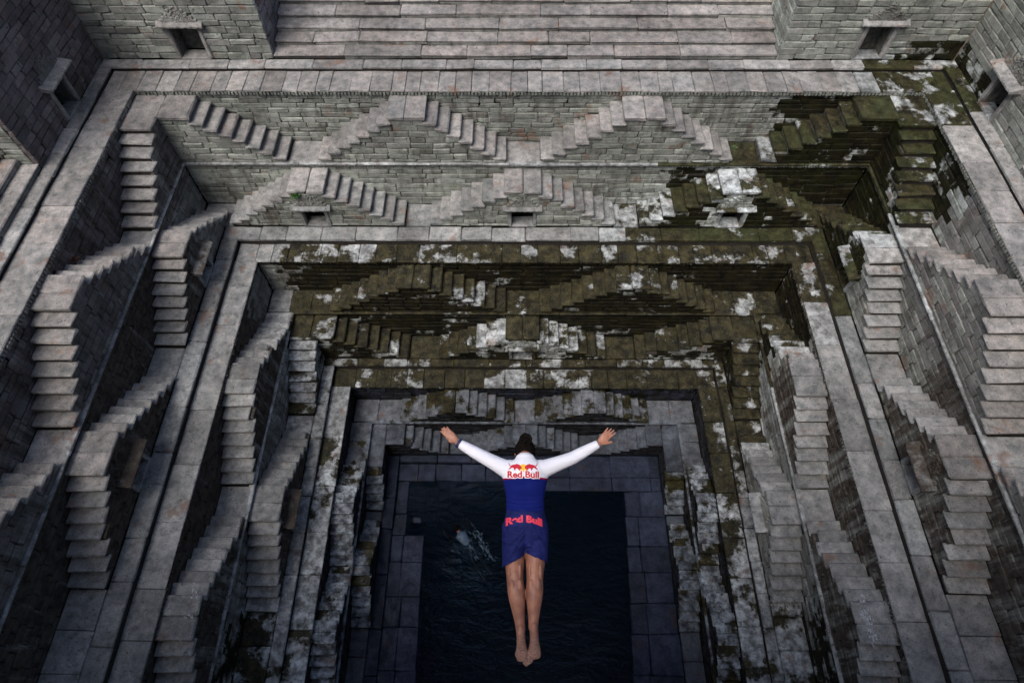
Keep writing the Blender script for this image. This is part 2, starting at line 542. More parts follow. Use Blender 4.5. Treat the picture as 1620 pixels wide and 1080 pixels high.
def stair_run(parent, side, T, pa, pb, dirs, t, clip=None, niche=False, cut_platform=2):
    """platform from pa to pb along the wall with flights going down in the directions dirs"""
    base = P[T][side] + {'B': OV, 'L': -OV, 'R': OV}[side]
    w = P[T]['w'][WI[side]] + OV
    zp, zf, n = P[T]['zp'], P[T]['zf'], P[T]['n']
    r = (zp - zf) / (n + 1)
    th = (0.085 if side == 'B' else 0.062) if T[0] != '3' else 0.048
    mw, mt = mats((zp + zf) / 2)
    c = (pa + pb) / 2
    ti = 0.62 if side != 'B' else 0.55
    lo, hi = (clip if clip else (-99, 99))
    # platform slabs
    cuts = [pa] + [pa + (pb - pa) * (i + random.uniform(-0.08, 0.08)) / cut_platform for i in range(1, cut_platform)] + [pb]
    for i in range(cut_platform):
        on('platform_slab', parent, side, base, cuts[i] + (0.003 if i else -0.02), cuts[i + 1] - (0.003 if i < cut_platform - 1 else -0.02), 0.0, w + 0.03,
           zp - th - 0.02, zp + random.uniform(-0.004, 0.004), mt, tint=ti, bev=0.016, jit=0.006, tilt=0.003)
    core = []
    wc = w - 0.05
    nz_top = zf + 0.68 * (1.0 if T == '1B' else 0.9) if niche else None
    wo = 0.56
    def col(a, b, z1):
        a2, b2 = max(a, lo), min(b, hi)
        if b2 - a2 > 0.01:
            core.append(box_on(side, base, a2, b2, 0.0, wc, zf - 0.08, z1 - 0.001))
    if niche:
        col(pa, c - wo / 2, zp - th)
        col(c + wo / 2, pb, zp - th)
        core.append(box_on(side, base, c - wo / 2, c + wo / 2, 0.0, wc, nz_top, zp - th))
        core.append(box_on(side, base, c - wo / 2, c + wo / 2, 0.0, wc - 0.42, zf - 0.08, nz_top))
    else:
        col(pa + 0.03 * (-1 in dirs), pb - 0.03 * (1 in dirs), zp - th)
    for d in dirs:
        e = pb if d > 0 else pa
        for j in range(1, n + 1):
            a, b = e + d * (j - 1) * t, e + d * j * t
            z = zp - j * r
            chip = random.uniform(0.05, 0.16) if random.random() < 0.07 else 0.0
            on('step', parent, side, base, a - d * 0.06, b + d * random.uniform(0.0, 0.022), random.uniform(0.0, 0.02), w + random.uniform(0.025, 0.055) - chip,
               z - th, z + random.uniform(-0.007, 0.005), mt, tint=ti, bev=0.018, jit=0.012, tilt=0.011)
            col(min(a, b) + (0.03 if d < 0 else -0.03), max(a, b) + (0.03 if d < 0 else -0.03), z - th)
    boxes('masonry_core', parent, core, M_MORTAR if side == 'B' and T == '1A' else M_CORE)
    # face courses
    for j in range(0, n + 1):
        z1 = zp - th - 0.005 - j * r
        z0 = max(zf, z1 - r)
        if z1 - z0 < 0.03:
            continue
        a = pa - (j * t if -1 in dirs else 0)
        b = pb + (j * t if 1 in dirs else 0)
        a += 0.022 * (-1 in dirs)
        b -= 0.022 * (1 in dirs)
        spans = [(max(a, lo), min(b, hi))]
        if niche and z0 < nz_top:
            spans = cut(spans, c - wo / 2 - 0.06, c + wo / 2 + 0.06)
        course(parent, side, base, spans, w, z0, z1, mw, TINT[side] * 0.8 + 0.05, thick=0.1)
    if niche:
        carve(parent, side, base, w, c, zp - th, width=1.02 if T == '1B' else 0.95, wo=wo, zo_top=nz_top - 0.02, zo_bot=zf + 0.02, tint=0.35)

def hidden(T, side, runs, z1):
    """s-intervals of the wall that the stairs hide at height z1"""
    zp, zf, n = P[T]['zp'], P[T]['zf'], P[T]['n']
    r = (zp - zf) / (n + 1)
    if z1 > zp:
        return []
    j = min(n, int((zp - z1) / r))
    out = []
    for (pa, pb, dirs, t) in runs:
        out.append((pa - (j * t if -1 in dirs else 0) + 0.06 * (-1 in dirs), pb + (j * t if 1 in dirs else 0) - 0.06 * (1 in dirs)))
    return out

def wall(side, T, s0, s1, runs, label, floor_spans):
    base = P[T][side] + {'B': OV, 'L': -OV, 'R': OV}[side]
    top = P[T]['top']
    zf = P[T]['zf']
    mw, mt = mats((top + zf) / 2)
    mid = (s0 + s1) / 2
    b0 = box_on(side, base, mid, mid, 0, 0, zf, zf)
    o = thing('retaining_wall', (b0[0], b0[2], zf), label, 'wall', 'retaining walls between the terraces')
    boxes('masonry_core', o, [box_on(side, base, s0, s1, -0.5, -0.03, zf - 0.3, top - 0.11)], M_MORTAR if side == 'B' and T[0] == '1' else M_CORE)
    A = T[1] == 'A'
    bond = random.uniform(0.85, 1.5)
    ch = random.uniform(0.92, 1.3)
    z = top - (0.13 if A else 0.125)
    while z > zf + 0.03:
        h = random.uniform(0.120, 0.180) * ch
        z0 = z - h
        if z0 - zf < 0.08:
            z0 = zf - 0.01
        spans = [(s0, s1)]
        for (a, b) in hidden(T, side, runs, z):
            spans = cut(spans, a, b)
        course(o, side, base, spans, 0.0, z0, z, mw, TINT[side], 0.26 * bond, 0.66 * bond, thick=0.11, rough=0.012)
        z = z0
    # dentils under the ledge / landing edge
    d = []
    s = s0 + 0.02
    pitch, zt, hh, nn = (0.085, top - 0.058, 0.07, 0.05) if A else (0.07, top - 0.065, 0.05, 0.03)
    while s < s1 - 0.05:
        wd = pitch * random.uniform(0.55, 0.75)
        d.append(box_on(side, base, s, s + wd, -0.05, OV + nn * random.uniform(0.3, 1.0), zt - hh, zt))
        s += pitch
    q = box_on(side, base, mid, mid, 0, 0, top, top)
    boxes('dentil_course', o, d, mw, kind='stuff', col=params(q[0], q[2], top - 0.1, TINT[side] * 0.6, 0.3))
    if not A:     # thin moulding along the landing edge, in lengths
        s = s0
        while s < s1 - 0.05:
            L = min(random.uniform(1.2, 2.2), s1 - s)
            on('edge_moulding', o, side, base, s + 0.003, s + L - 0.003, -0.06, OV + 0.045, top - 0.065, top - 0.005, mt, tint=0.3, bev=0.012, jit=0.004, lime=0.3)
            s += L
    # landing slabs at the foot, between the flights
    w = P[T]['w'][WI[side]] + OV
    for (a, b) in floor_spans:
        k = max(1, round((b - a) / 0.65))
        for i in range(k):
            on('landing_slab', o, side, base, a + (b - a) * i / k + 0.004, a + (b - a) * (i + 1) / k - 0.004, 0.0, w - 0.012, zf - 0.13, zf + random.uniform(-0.006, 0.004), mt,
               tint=0.5, bev=0.012, jit=0.005, tilt=0.002)
    return o

# ------------------------------------------------------------------ ground outside, near wall, pool basin
GZ = 3.3
M_SILT = plain('dark_silt', (0.004, 0.011, 0.022), 0.95, 0.4, 3.0, 0.4)
g = boxes('ground', None, [(-120, -6.0, -120, 140, GZ - 0.5, GZ), (25.0, 140, -120, 140, GZ - 0.5, GZ), (-6.0, 25.0, 18.6, 140, GZ - 0.5, GZ), (-6.0, 25.0, -120, -5.6, GZ - 0.5, GZ)], M_GROUND)
g['kind'] = 'structure'
nw = boxes('wall_near', None, [(-6.0, 25.0, -5.6, -4.65, -10.6, 9.1)], M_WALL, col=(0.1, 0.4, 0.4, 0.0))  # unseen fourth side; height set to shade the near part of the well
nw['kind'] = 'structure'
pf = boxes('pool_floor', None, [(4.8, 14.2, -5.0, 4.2, -10.9, -10.6)], M_SILT)
pf['kind'] = 'structure'

# water
k = NT('pool_water')
pos = k.n('ShaderNodeNewGeometry').outputs['Position']
wv = k.noise(k.vmul(pos, (1.5, 3.1, 1)), 1.15, 5, 0.55, 0.5)
wv2 = k.noise(k.vmul(pos, (1.0, 1.7, 1)), 6.0, 4, 0.6, 0.6)
hgt = k.math('ADD', wv, k.math('MULTIPLY', wv2, 0.30))
bmp = k.bump(hgt, 1.0, 2.2)
k.t.nodes.remove(k.p)
fr = k.n('ShaderNodeFresnel'); fr.inputs['IOR'].default_value = 1.33; k.put(fr.inputs['Normal'], bmp)
gl = k.n('ShaderNodeBsdfGlossy'); gl.inputs['Roughness'].default_value = 0.04; gl.inputs['Color'].default_value = (0.75, 0.9, 1, 1); k.put(gl.inputs['Normal'], bmp)
tr = k.n('ShaderNodeBsdfTransparent'); tr.inputs['Color'].default_value = (0.58, 0.72, 0.78, 1)
df = k.n('ShaderNodeBsdfDiffuse'); df.inputs['Color'].default_value = (0.006, 0.032, 0.072, 1); k.put(df.inputs['Normal'], bmp)
m1 = k.n('ShaderNodeMixShader'); m1.inputs[0].default_value = 0.30
k.t.links.new(tr.outputs[0], m1.inputs[1]); k.t.links.new(df.outputs[0], m1.inputs[2])
m2 = k.n('ShaderNodeMixShader')
k.t.links.new(fr.outputs[0], m2.inputs[0]); k.t.links.new(m1.outputs[0], m2.inputs[1]); k.t.links.new(gl.outputs[0], m2.inputs[2])
k.t.links.new(m2.outputs[0], k.out.inputs[0])
M_WATER = k.m
WZ = -8.365
wm = bpy.data.meshes.new('water')
wm.from_pydata([(4.9, -4.7, WZ), (14.1, -4.7, WZ), (14.1, 3.6, WZ), (4.9, 3.6, WZ)], [], [(0, 1, 2, 3)])
wm.materials.append(M_WATER)
wo_ = bpy.data.objects.new('water', wm); C.link(wo_); wo_['kind'] = 'structure'

# ------------------------------------------------------------------ the stairs: runs per tier and side (platform from, to, directions, tread)
RUNS = {}
def sym(c, hp, dirs=(-1, 1)):
    return (c - hp, c + hp, dirs)
RUNS[('1A', 'B')] = [(0.0, 1.472, (1,), 0.277), (6.175, 7.052, (-1, 1), 0.275), (11.80, 12.735, (-1, 1), 0.275), (17.369, 19.0, (-1,), 0.277)]
RUNS[('1A', 'L')] = [(7.90, 8.323, (-1,), 0.266), (2.86, 3.64, (-1, 1), 0.267), (-2.45, -1.63, (-1, 1), 0.267)]
RUNS[('1A', 'R')] = [(8.08, 8.323, (-1,), 0.266), (2.80, 3.61, (-1, 1), 0.267), (-2.45, -1.63, (-1, 1), 0.267)]
RUNS[('1B', 'B')] = [(3.478, 4.372, (-1, 1), 0.268), (8.941, 9.860, (-1, 1), 0.285), (14.435, 15.38, (-1, 1), 0.272)]
RUNS[('1B', 'L')] = [(5.44, 6.23, (-1, 1), 0.245), (0.165, 1.02, (-1, 1), 0.262)]
RUNS[('1B', 'R')] = [(5.34, 6.15, (-1, 1), 0.245), (0.18, 1.03, (-1, 1), 0.264)]
RUNS[('2A', 'B')] = [(6.101, 6.972, (-1, 1), 0.282), (11.88, 12.735, (-1, 1), 0.282)]
RUNS[('2A', 'L')] = [(2.75, 3.53, (-1, 1), 0.265), (-2.50, -1.72, (-1, 1), 0.265)]
RUNS[('2A', 'R')] = [(2.75, 3.70, (-1, 1), 0.265), (-2.49, -1.75, (-1, 1), 0.265)]
RUNS[('2B', 'B')] = [(3.053, 4.24, (1,), 0.275), (8.983, 9.873, (-1, 1), 0.277), (14.62, 15.843, (-1,), 0.275)]
RUNS[('2B', 'L')] = [(5.06, 5.105, (-1,), 0.25), (0.13, 0.944, (-1, 1), 0.257)]
RUNS[('2B', 'R')] = [(5.03, 5.105, (-1,), 0.262), (0.126, 0.892, (-1, 1), 0.26)]
RUNS[('3A', 'B')] = [(7.20, 7.884, (-1, 1), 0.260), (11.13, 11.796, (-1, 1), 0.260)]
RUNS[('3A', 'L')] = [(0.75, 1.27, (-1, 1), 0.235), (-2.27, -1.80, (-1, 1), 0.235)]
RUNS[('3A', 'R')] = [(0.84, 1.32, (-1, 1), 0.235), (-2.25, -1.80, (-1, 1), 0.235)]
RUNS[('3B', 'B')] = [(5.007, 5.983, (1,), 0.250), (9.179, 9.874, (-1, 1), 0.250), (13.05, 14.005, (-1,), 0.250)]
RUNS[('3B', 'L')] = [(2.34, 3.028, (-1,), 0.210), (-0.60, -0.15, (-1, 1), 0.230)]
RUNS[('3B', 'R')] = [(2.24, 3.028, (-1,), 0.205), (-0.65, -0.22, (-1, 1), 0.230)]
CORNER = {'1A', '2B', '3B'}

# retaining walls with the landings between flights
LOOK = {('1A', 'B'): 'pale grey', ('1A', 'L'): 'dark purple-grey', ('1A', 'R'): 'grey', ('1B', 'B'): 'lichen-spotted', ('1B', 'L'): 'brown-stained', ('1B', 'R'): 'streaked grey',
        ('2A', 'B'): 'algae-blackened', ('2A', 'L'): 'dark stained', ('2A', 'R'): 'grey and mossy', ('2B', 'B'): 'algae-blackened', ('2B', 'L'): 'dark', ('2B', 'R'): 'peeling',
        ('3A', 'B'): 'damp', ('3A', 'L'): 'wet dark', ('3A', 'R'): 'wet dark', ('3B', 'B'): 'wet', ('3B', 'L'): 'wet black', ('3B', 'R'): 'wet black'}
def end_of(run, n, hi):
    pa, pb, dirs, t = run
    return (pb + n * t * (1 in dirs)) if hi else (pa - n * t * (-1 in dirs))
for T in P:
    n = P[T]['n']
    for side in 'BLR':
        w = P[T]['w'][WI[side]]
        if side == 'B':
            s0, s1 = P[T]['L'] - OV, P[T]['R'] + OV
            f0, f1 = P[T]['L'], P[T]['R']
        else:
            s0, s1 = YN, P[T]['B'] + OV
            f0, f1 = YN, P[T]['B'] - P[T]['w'][2] - 0.02
        spans = [(f0, f1)]
        for run in RUNS[(T, side)]:
            spans = cut(spans, end_of(run, n, False), end_of(run, n, True))
        lab = f"{LOOK[(T, side)]} stone wall behind the {SIDE[side]} stairs, {TERR[T[0]]} terrace, {TIER[T[1]]} tier"
        wall(side, T, s0, s1, RUNS[(T, side)], lab, [sp for sp in spans if sp[1] - sp[0] > 0.06])

# staircases
def place_word(side, i, k, c):
    if side == 'B':
        return 'in the centre' if abs(c - 9.42) < 0.6 else ('left of centre' if c < 9.42 else 'right of centre')
    return 'farther of its row' if i == 0 else 'nearest the camera'
for T in P:
    n = P[T]['n']
    zf = P[T]['zf']
    niche = T in ('1B', '2B')
    grp = 'double staircases on the well walls'
    if T in CORNER:
        for side in 'LR':
            kk = 'left' if side == 'L' else 'right'
            bx = P[T][side]
            look = {('1A', 'L'): 'clean reddish', ('1A', 'R'): 'moss-covered', ('2B', 'L'): 'patchy pale', ('2B', 'R'): 'algae-covered', ('3B', 'L'): 'wet dark', ('3B', 'R'): 'wet bluish'}[(T, side)]
            o = thing('corner_staircase', (bx, P[T]['B'], zf), f"{look} L-shaped corner staircase, far {kk} corner, {TERR[T[0]]} terrace", 'staircase', grp)
            rb = RUNS[(T, 'B')][0 if side == 'L' else -1]
            if side == 'L':
                stair_run(o, 'B', T, rb[0], rb[1], rb[2], rb[3], clip=(P[T]['L'] + P[T]['w'][0] - 0.04, 99))
            else:
                stair_run(o, 'B', T, rb[0], rb[1], rb[2], rb[3], clip=(-99, P[T]['R'] - P[T]['w'][1] + 0.04))
            rs = RUNS[(T, side)][0]
            stair_run(o, side, T, rs[0], rs[1], rs[2], rs[3], clip=(-99, P[T]['B'] - P[T]['w'][2] + 0.02), cut_platform=1)
    for side in 'BLR':
        rr = RUNS[(T, side)]
        if T in CORNER:
            rr = rr[1:-1] if side == 'B' else rr[1:]
        for i, run in enumerate(rr):
            c = (run[0] + run[1]) / 2
            if c < -3.5:
                continue
            base = P[T][side]
            q = box_on(side, base, c, c, 0.3, 0.3, zf, zf)
            wd = place_word(side, i, len(rr), c)
            if side != 'B' and len(rr) == 1:
                wd = 'alone in its row'
            extra = 'with hooded niche' if niche else 'without niche'
            o = thing('double_staircase', (q[0], q[2], zf), f"double staircase {extra} on {SIDE[side]} wall, {TERR[T[0]]} terrace {TIER[T[1]]} tier, {wd}", 'staircase', grp)
            stair_run(o, side, T, run[0], run[1], run[2], run[3], niche=niche)

# ------------------------------------------------------------------ terrace ledges: kerb strip and paving slabs
def ledge(label, zl, zk, E, S, K, slab_len, kerb_len, tint):
    """E: slab edge planes, S: kerb front planes, K: kerb back planes, as (left, right, back)"""
    th = 0.058 if zl == 0 else 0.055
    for side in 'BLR':
        i = WI[side]
        e, s_, kb = E[i], S[i], K[i]
        o = thing('terrace_ledge', ((E[0] + E[1]) / 2, e, zl) if side == 'B' else (e, 2.0, zl), label.format(SIDE[side]), 'ledge', kind='structure')
        mw, mt = mats(zl)
        if side == 'B':
            a, b = S[0], S[1]
            ka, kbb = K[0], K[1]
        else:
            a, b = YN, E[2] + 0.0
            ka, kbb = YN, S[2] + 0.0
        out = abs(s_ - e)
        outk = abs(kb - s_)
        sl = slab_len if side == 'B' else slab_len * 2.3
        s = a
        while s < b - 0.02:
            L = random.uniform(sl * 0.75, sl * 1.25)
            if b - s - L < sl * 0.5: L = b - s
            on('paving_slab', o, side, e, s + 0.004, s + L - 0.004, -out - 0.02, OV + random.uniform(-0.008, 0.01), zl - th, zl + random.uniform(-0.006, 0.003), mt, tint=tint, bev=0.012, jit=0.006, tilt=0.0015)
            s += L
        s = ka
        while s < kbb - 0.02:
            L = random.uniform(kerb_len * 0.7, kerb_len * 1.3)
            if kbb - s - L < kerb_len * 0.5: L = kbb - s
            on('kerb_stone', o, side, s_, s + 0.004, s + L - 0.004, -outk, random.uniform(-0.008, 0.008), zk - min(0.085, (zk - zl) * 0.6), zk + random.uniform(-0.006, 0.006), mt, tint=tint - 0.1, bev=0.016, jit=0.007, tilt=0.002)
            s += L
        far = (K[0] - 0.3, K[1] + 0.3) if side == 'B' else (YN, K[2])
        boxes('rubble_bed', o, [box_on(side, e, far[0], far[1], -out - outk - 0.4, -0.06, zl - 0.5, zl - th - 0.002),
                              box_on(side, s_, ka, kbb, -outk, -0.035, zl - th - 0.001, zk - min(0.085, (zk - zl) * 0.6) + 0.005)], M_CORE)  # second box: kerb front in dark core colour, standing in for shade

ledge('top terrace ledge with dentil edge along the {} wall', 0.0, 0.121, (0.0, 19.0, 9.101), (-0.672, 19.643, 9.788), (-0.98, 19.98, 10.10), 0.42, 0.95, 0.55)
ledge('middle terrace ledge along the {} wall', -3.319, -3.098, (2.362, 16.538, 6.552), (1.82, 17.08, 7.10), (1.40, 17.46, 7.545), 0.50, 0.95, 0.45)
ledge('lowest terrace ledge along the {} wall', -6.225, -6.004, (4.493, 14.474, 4.329), (4.02, 14.95, 4.88), (3.72, 15.20, 5.115), 0.50, 0.85, 0.40)

# ------------------------------------------------------------------ broad flights and piers above the top ledge
def broad(side, base, s0, s1, label, nst=22):
    q = box_on(side, base, (s0 + s1) / 2, (s0 + s1) / 2, 0, 0, 0, 0)
    o = thing('broad_steps', (q[0], q[2], 0.12), label, 'steps')
    for i in range(1, nst + 1):
        z1 = 0.121 + 0.133 * i
        n1 = -(i - 1) * 0.352
        s = s0
        while s < s1 - 0.02:
            L = random.uniform(0.8, 2.2)
            if s1 - s - L < 0.7: L = s1 - s
            on('step_block', o, side, base, s + 0.004, s + L - 0.004, n1 - 0.42, n1 + random.uniform(-0.018, 0.022), z1 - 0.065, z1 + random.uniform(-0.010, 0.010), M_TREAD,
               tint=0.72, bev=0.020, jit=0.010, tilt=0.003, grime=0.2)
            on('riser_stone', o, side, base, s + 0.004, s + L - 0.004, n1 - 0.40, n1 - 0.022 + random.uniform(-0.012, 0.008), z1 - 0.150, z1 - 0.066, M_WALL,
               tint=0.45, bev=0.012, jit=0.008, grime=0.42)
            s += L
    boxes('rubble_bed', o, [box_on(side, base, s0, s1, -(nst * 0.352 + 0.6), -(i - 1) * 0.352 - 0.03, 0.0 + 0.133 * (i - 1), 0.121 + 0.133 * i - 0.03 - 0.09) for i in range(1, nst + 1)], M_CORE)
    return o

XL, XR, YB = -0.95, 19.95, 10.10
broad('B', YB, 3.27, 15.60, 'broad pink stone steps rising between two piers at the back')
broad('L', XL, YN, 6.30, 'broad stone steps rising behind the left top ledge')
broad('R', XR, YN, 6.30, 'broad stone steps rising behind the right top ledge')

def pier(label, x0, x1, y0, y1, faces, niches, tints):  # tints: darker on faces turned from the sun, shade put into the colour
    """block of wall above the top ledge; faces: list of (side, plane, s0, s1)"""
    zb, zt = 0.112, GZ
    o = thing('stone_pier', ((x0 + x1) / 2, (y0 + y1) / 2, zb), label, 'wall', 'piers above the top ledge')
    hole = []
    core = []
    if niches:
        side, plane, c, wo, z0, z1 = niches
        if side == 'B':
            core += [(x0 + .05, c - wo / 2, y0 + .05, y1, zb, zt), (c + wo / 2, x1 - .05, y0 + .05, y1, zb, zt), (c - wo / 2, c + wo / 2, y0 + .05, y1, z1, zt), (c - wo / 2, c + wo / 2, y0 + .45, y1, zb, z1)]
        else:
            fx = (x0, x1 - .05) if side == 'L' else (x0 + .05, x1)
            bx = (x0, x1 - .45) if side == 'L' else (x0 + .45, x1)
            core += [(*fx, y0 + .05, c - wo / 2, zb, zt), (*fx, c + wo / 2, y1 - .05, zb, zt), (*fx, c - wo / 2, c + wo / 2, z1, zt), (*bx, c - wo / 2, c + wo / 2, zb, z1)]
    else:
        core = [(x0 + .05, x1 - .05, y0 + .05, y1 - .05, zb, zt)]
    boxes('masonry_core', o, core, M_MORTAR)
    for fi, (side, plane, s0, s1) in enumerate(faces):
        z = zb
        while z < zt - 0.05:
            h = random.uniform(0.135, 0.19)
            z1_ = min(zt, z + h)
            spans = [(s0, s1)]
            if niches and niches[0] == side and abs(niches[1] - plane) < 0.01 and z < niches[5] - 0.03:
                spans = cut(spans, niches[2] - niches[3] / 2 - 0.07, niches[2] + niches[3] / 2 + 0.07)
            course(o, side, plane, spans, 0.0, z, z1_, M_WALL, tints[fi], 0.28, 0.62, thick=0.12, rough=0.012, grime=0.22)
            z = z1_
    if niches:
        side, plane, c, wo, z0, z1 = niches
        carve(o, side, plane, 0.0, c, z1 + 0.55, width=1.08, wo=wo, zo_top=z1 + 0.02, zo_bot=z0, tint=0.55)
    return o

pier('back pier left of the broad steps with a hooded niche', XL, 3.27, YB, 18.6, [('B', YB, XL, 3.27), ('L', 3.27, YB + 0.13, 13.6)], ('B', YB, 1.35, 0.66, 0.14, 0.95), (0.25, 0.9))
pier('back pier right of the broad steps with a hooded niche', 15.60, XR, YB, 18.6, [('B', YB, 15.60, XR), ('R', 15.60, YB + 0.13, 13.6)], ('B', YB, 17.78, 0.60, 0.16, 1.0), (0.12, 0.1))
pier('dark left pier with a niche above the top ledge', -6.0, XL, 6.30, 10.1, [('L', XL, 6.30, YB), ('B', 6.30, -4.2, XL - 0.13)], ('L', XL, 8.18, 0.56, 0.14, 0.95), (0.95, 0.15))
pier('mossy-footed right pier with a niche above the top ledge', XR, 25.0, 6.30, 10.1, [('R', XR, 6.30, YB), ('B', 6.30, XR + 0.13, 23.2)], ('R', XR, 8.18, 0.56, 0.14, 0.95), (0.25, 0.15))
pf2 = boxes('pier_fill', None, [(-6.0, XL, 10.1, 18.6, 0.0, GZ - 0.01), (XR, 25.0, 10.1, 18.6, 0.0, GZ - 0.01)], M_GROUND)
pf2.name = 'terrain'
pf2['kind'] = 'structure'

# ------------------------------------------------------------------ pool paving
pav = thing('pool_paving', (9.4, 0, -8.31), 'dark wet paving round the pool', kind='structure')
ZP = -8.308
def slab(x0, x1, y0, y1, z, th=0.30):
    block('paving_slab', pav, x0 + .004, x1 - .004, y0 + .004, y1 - .004, z - th, z + random.uniform(-.006, .006), M_WET, tint=0.4, bev=0.014, jit=0.006, tilt=0.0015)
def pool_r(y): return 12.455 - (1.965 - y) * 0.039
def pool_l(y): return 6.66 + (0.0 - y) * 0.022
y = 1.97
while y > YN:
    L = min(random.uniform(0.55, 0.95), y - YN)
    xe = pool_r(y - L / 2)
    m = xe + random.uniform(0.36, 0.46)
    slab(xe, m, y - L, y, ZP); slab(m, 13.56, y - L, y, ZP)
    y -= L
x = 9.75
while x < 13.5:
    L = min(random.uniform(0.7, 1.3), 13.56 - x)
    if 13.56 - x - L < 0.3: L = 13.56 - x
    slab(x, x + L, 1.97, 2.38, ZP); slab(x + random.uniform(-.02, .02), x + L, 2.38, 3.06, ZP)
    x += L
y = 1.28
while y > YN:
    L = min(random.uniform(0.6, 1.1), y - YN)
    xe = pool_l(y - L / 2)
    if y > 0.7:
        xe = 6.22
    m = 6.10 + random.uniform(-0.06, 0.1)
    slab(5.74, m, y - L, y, ZP)
    if xe > m + 0.1: slab(m, xe, y - L, y, ZP)
    y -= L
x = 5.74                                          # sunken slabs, back left, under shallow water
while x < 9.75:
    L = min(random.uniform(0.5, 0.9), 9.75 - x)
    slab(x, x + L, 2.26, 2.80, ZP - random.uniform(0.045, 0.056))
    x += L
for (x0, x1, y0, y1, dz) in ((5.76, 6.1, 1.3, 2.25, .052), (6.12, 6.62, 1.40, 2.24, .060), (6.66, 6.98, 1.0, 2.24, .075), (7.02, 7.3, 1.25, 2.24, .10), (7.34, 8.2, 1.85, 2.24, .12), (6.3, 6.55, 1.02, 1.2, .03)):
    slab(x0, x1, y0, y1, ZP - dz)
kerb = thing('pool_kerb', (9.4, 2.9, -8.2), 'narrow dark stone step at the foot of the lowest stairs', kind='structure')
y = 3.0
while y > YN:
    L = min(random.uniform(0.8, 1.4), y - YN)
    block('kerb_stone', kerb, 5.43, 5.75, y - L + .004, y - .004, -8.5, -8.205, M_WET, tint=0.4, bev=0.016, jit=0.006)
    y -= L
x = 5.754
while x < 9.9:
    L = min(random.uniform(0.8, 1.4), 9.9 - x)
    block('kerb_stone', kerb, x + .004, x + L - .004, 2.80, 3.03, -8.5, -8.205, M_WET, tint=0.4, bev=0.016, jit=0.006)
    x += L
pw = boxes('pool_wall', None, [(4.9, 5.42, YN, 3.0, -10.6, -8.25), (13.57, 14.1, YN, 3.0, -10.6, -8.25), (4.9, 14.1, 3.07, 3.6, -10.6, -8.25)], M_SILT)
pw['kind'] = 'structure'

# ------------------------------------------------------------------ the diver
def ring_tube(bm, pts, radii, lat, seg=18, cap0=True, cap1=True, hollow1=0.0, slant1=0.0):
    """closed tube through pts; radii = (lateral, other); hollow1 recesses the far end like an open hem"""
    pts = [Vector(p) for p in pts]
    rings = []
    n = len(pts)
    for i, p in enumerate(pts):
        t = (pts[min(i + 1, n - 1)] - pts[max(i - 1, 0)]).normalized()
        a = (Vector(lat) - t * Vector(lat).dot(t)).normalized()
        b = t.cross(a)
        rings.append((p, t, a, b, radii[i]))
    seq = []
    if cap0:
        p, t, a, b, r = rings[0]
        seq.append((p - t * min(r) * 0.75, a, b, (r[0] * 0.45, r[1] * 0.45), t))
        seq.append((p - t * min(r) * 0.45, a, b, (r[0] * 0.8, r[1] * 0.8), t))
    for (p, t, a, b, r) in rings:
        seq.append((p, a, b, r, t))
    p, t, a, b, r = rings[-1]
    if hollow1:
        seq.append((p - t * hollow1 * 0.3, a, b, (r[0] * 0.86, r[1] * 0.86), t))
        seq.append((p - t * hollow1, a, b, (r[0] * 0.80, r[1] * 0.80), t))
    elif cap1:
        seq.append((p + t * min(r) * 0.45, a, b, (r[0] * 0.8, r[1] * 0.8), t))
        seq.append((p + t * min(r) * 0.75, a, b, (r[0] * 0.45, r[1] * 0.45), t))
    vr = []
    for (p, a, b, r, t) in seq:
        row = []
        for q in range(seg):
            an = 2 * math.pi * q / seg
            v = p + a * (r[0] * math.cos(an)) + b * (r[1] * math.sin(an))
            row.append(bm.verts.new(v))
        vr.append(row)
    for i in range(len(vr) - 1):
        for q in range(seg):
            bm.faces.new((vr[i][q], vr[i][(q + 1) % seg], vr[i + 1][(q + 1) % seg], vr[i + 1][q]))
    bm.faces.new(vr[0][::-1])
    bm.faces.new(vr[-1])

def ball(bm, c, r, sub=2):
    bmesh.ops.create_icosphere(bm, subdivisions=sub, radius=1.0, matrix=Matrix.Translation(c) @ Matrix.Diagonal((*r, 1)))

def fused(name, bm, mat, voxel=0.009, smooth=4, warp=None):
    bmesh.ops.recalc_face_normals(bm, faces=bm.faces)
    me = bpy.data.meshes.new(name + '_raw')
    bm.to_mesh(me); bm.free()
    tmp = bpy.data.objects.new(name + '_raw', me)
    C.link(tmp)
    m = tmp.modifiers.new('fuse', 'REMESH'); m.mode = 'VOXEL'; m.voxel_size = voxel
    if smooth:
        sm = tmp.modifiers.new('smooth', 'SMOOTH'); sm.factor = 0.5; sm.iterations = smooth
    dg = bpy.context.evaluated_depsgraph_get()
    new = bpy.data.meshes.new_from_object(tmp.evaluated_get(dg))
    bpy.data.objects.remove(tmp)
    bpy.data.meshes.remove(me)
    if warp:
        for v in new.vertices:
            v.co = warp(v.co)
    new.name = name
    new.materials.clear(); new.materials.append(mat)
    for p in new.polygons:
        p.use_smooth = True
    return new

# place: hips at the measured spot, long axis up the picture and slightly away, back towards the camera
def at_px(u, v, d):
    return CAM + d * (FWD + RIGHT * ((u - 810) / 977.942) - UP * ((v - 540) / 977.942))
HIP = at_px(831, 834, 4.92)
th_ = R_(4)
AY = (UP * math.cos(th_) + FWD * math.sin(th_)).normalized()
AX = RIGHT.copy()
AZ = AX.cross(AY).normalized()
DIVER = Matrix(((AX.x, AY.x, AZ.x, HIP.x), (AX.y, AY.y, AZ.y, HIP.y), (AX.z, AY.z, AZ.z, HIP.z), (0, 0, 0, 1)))

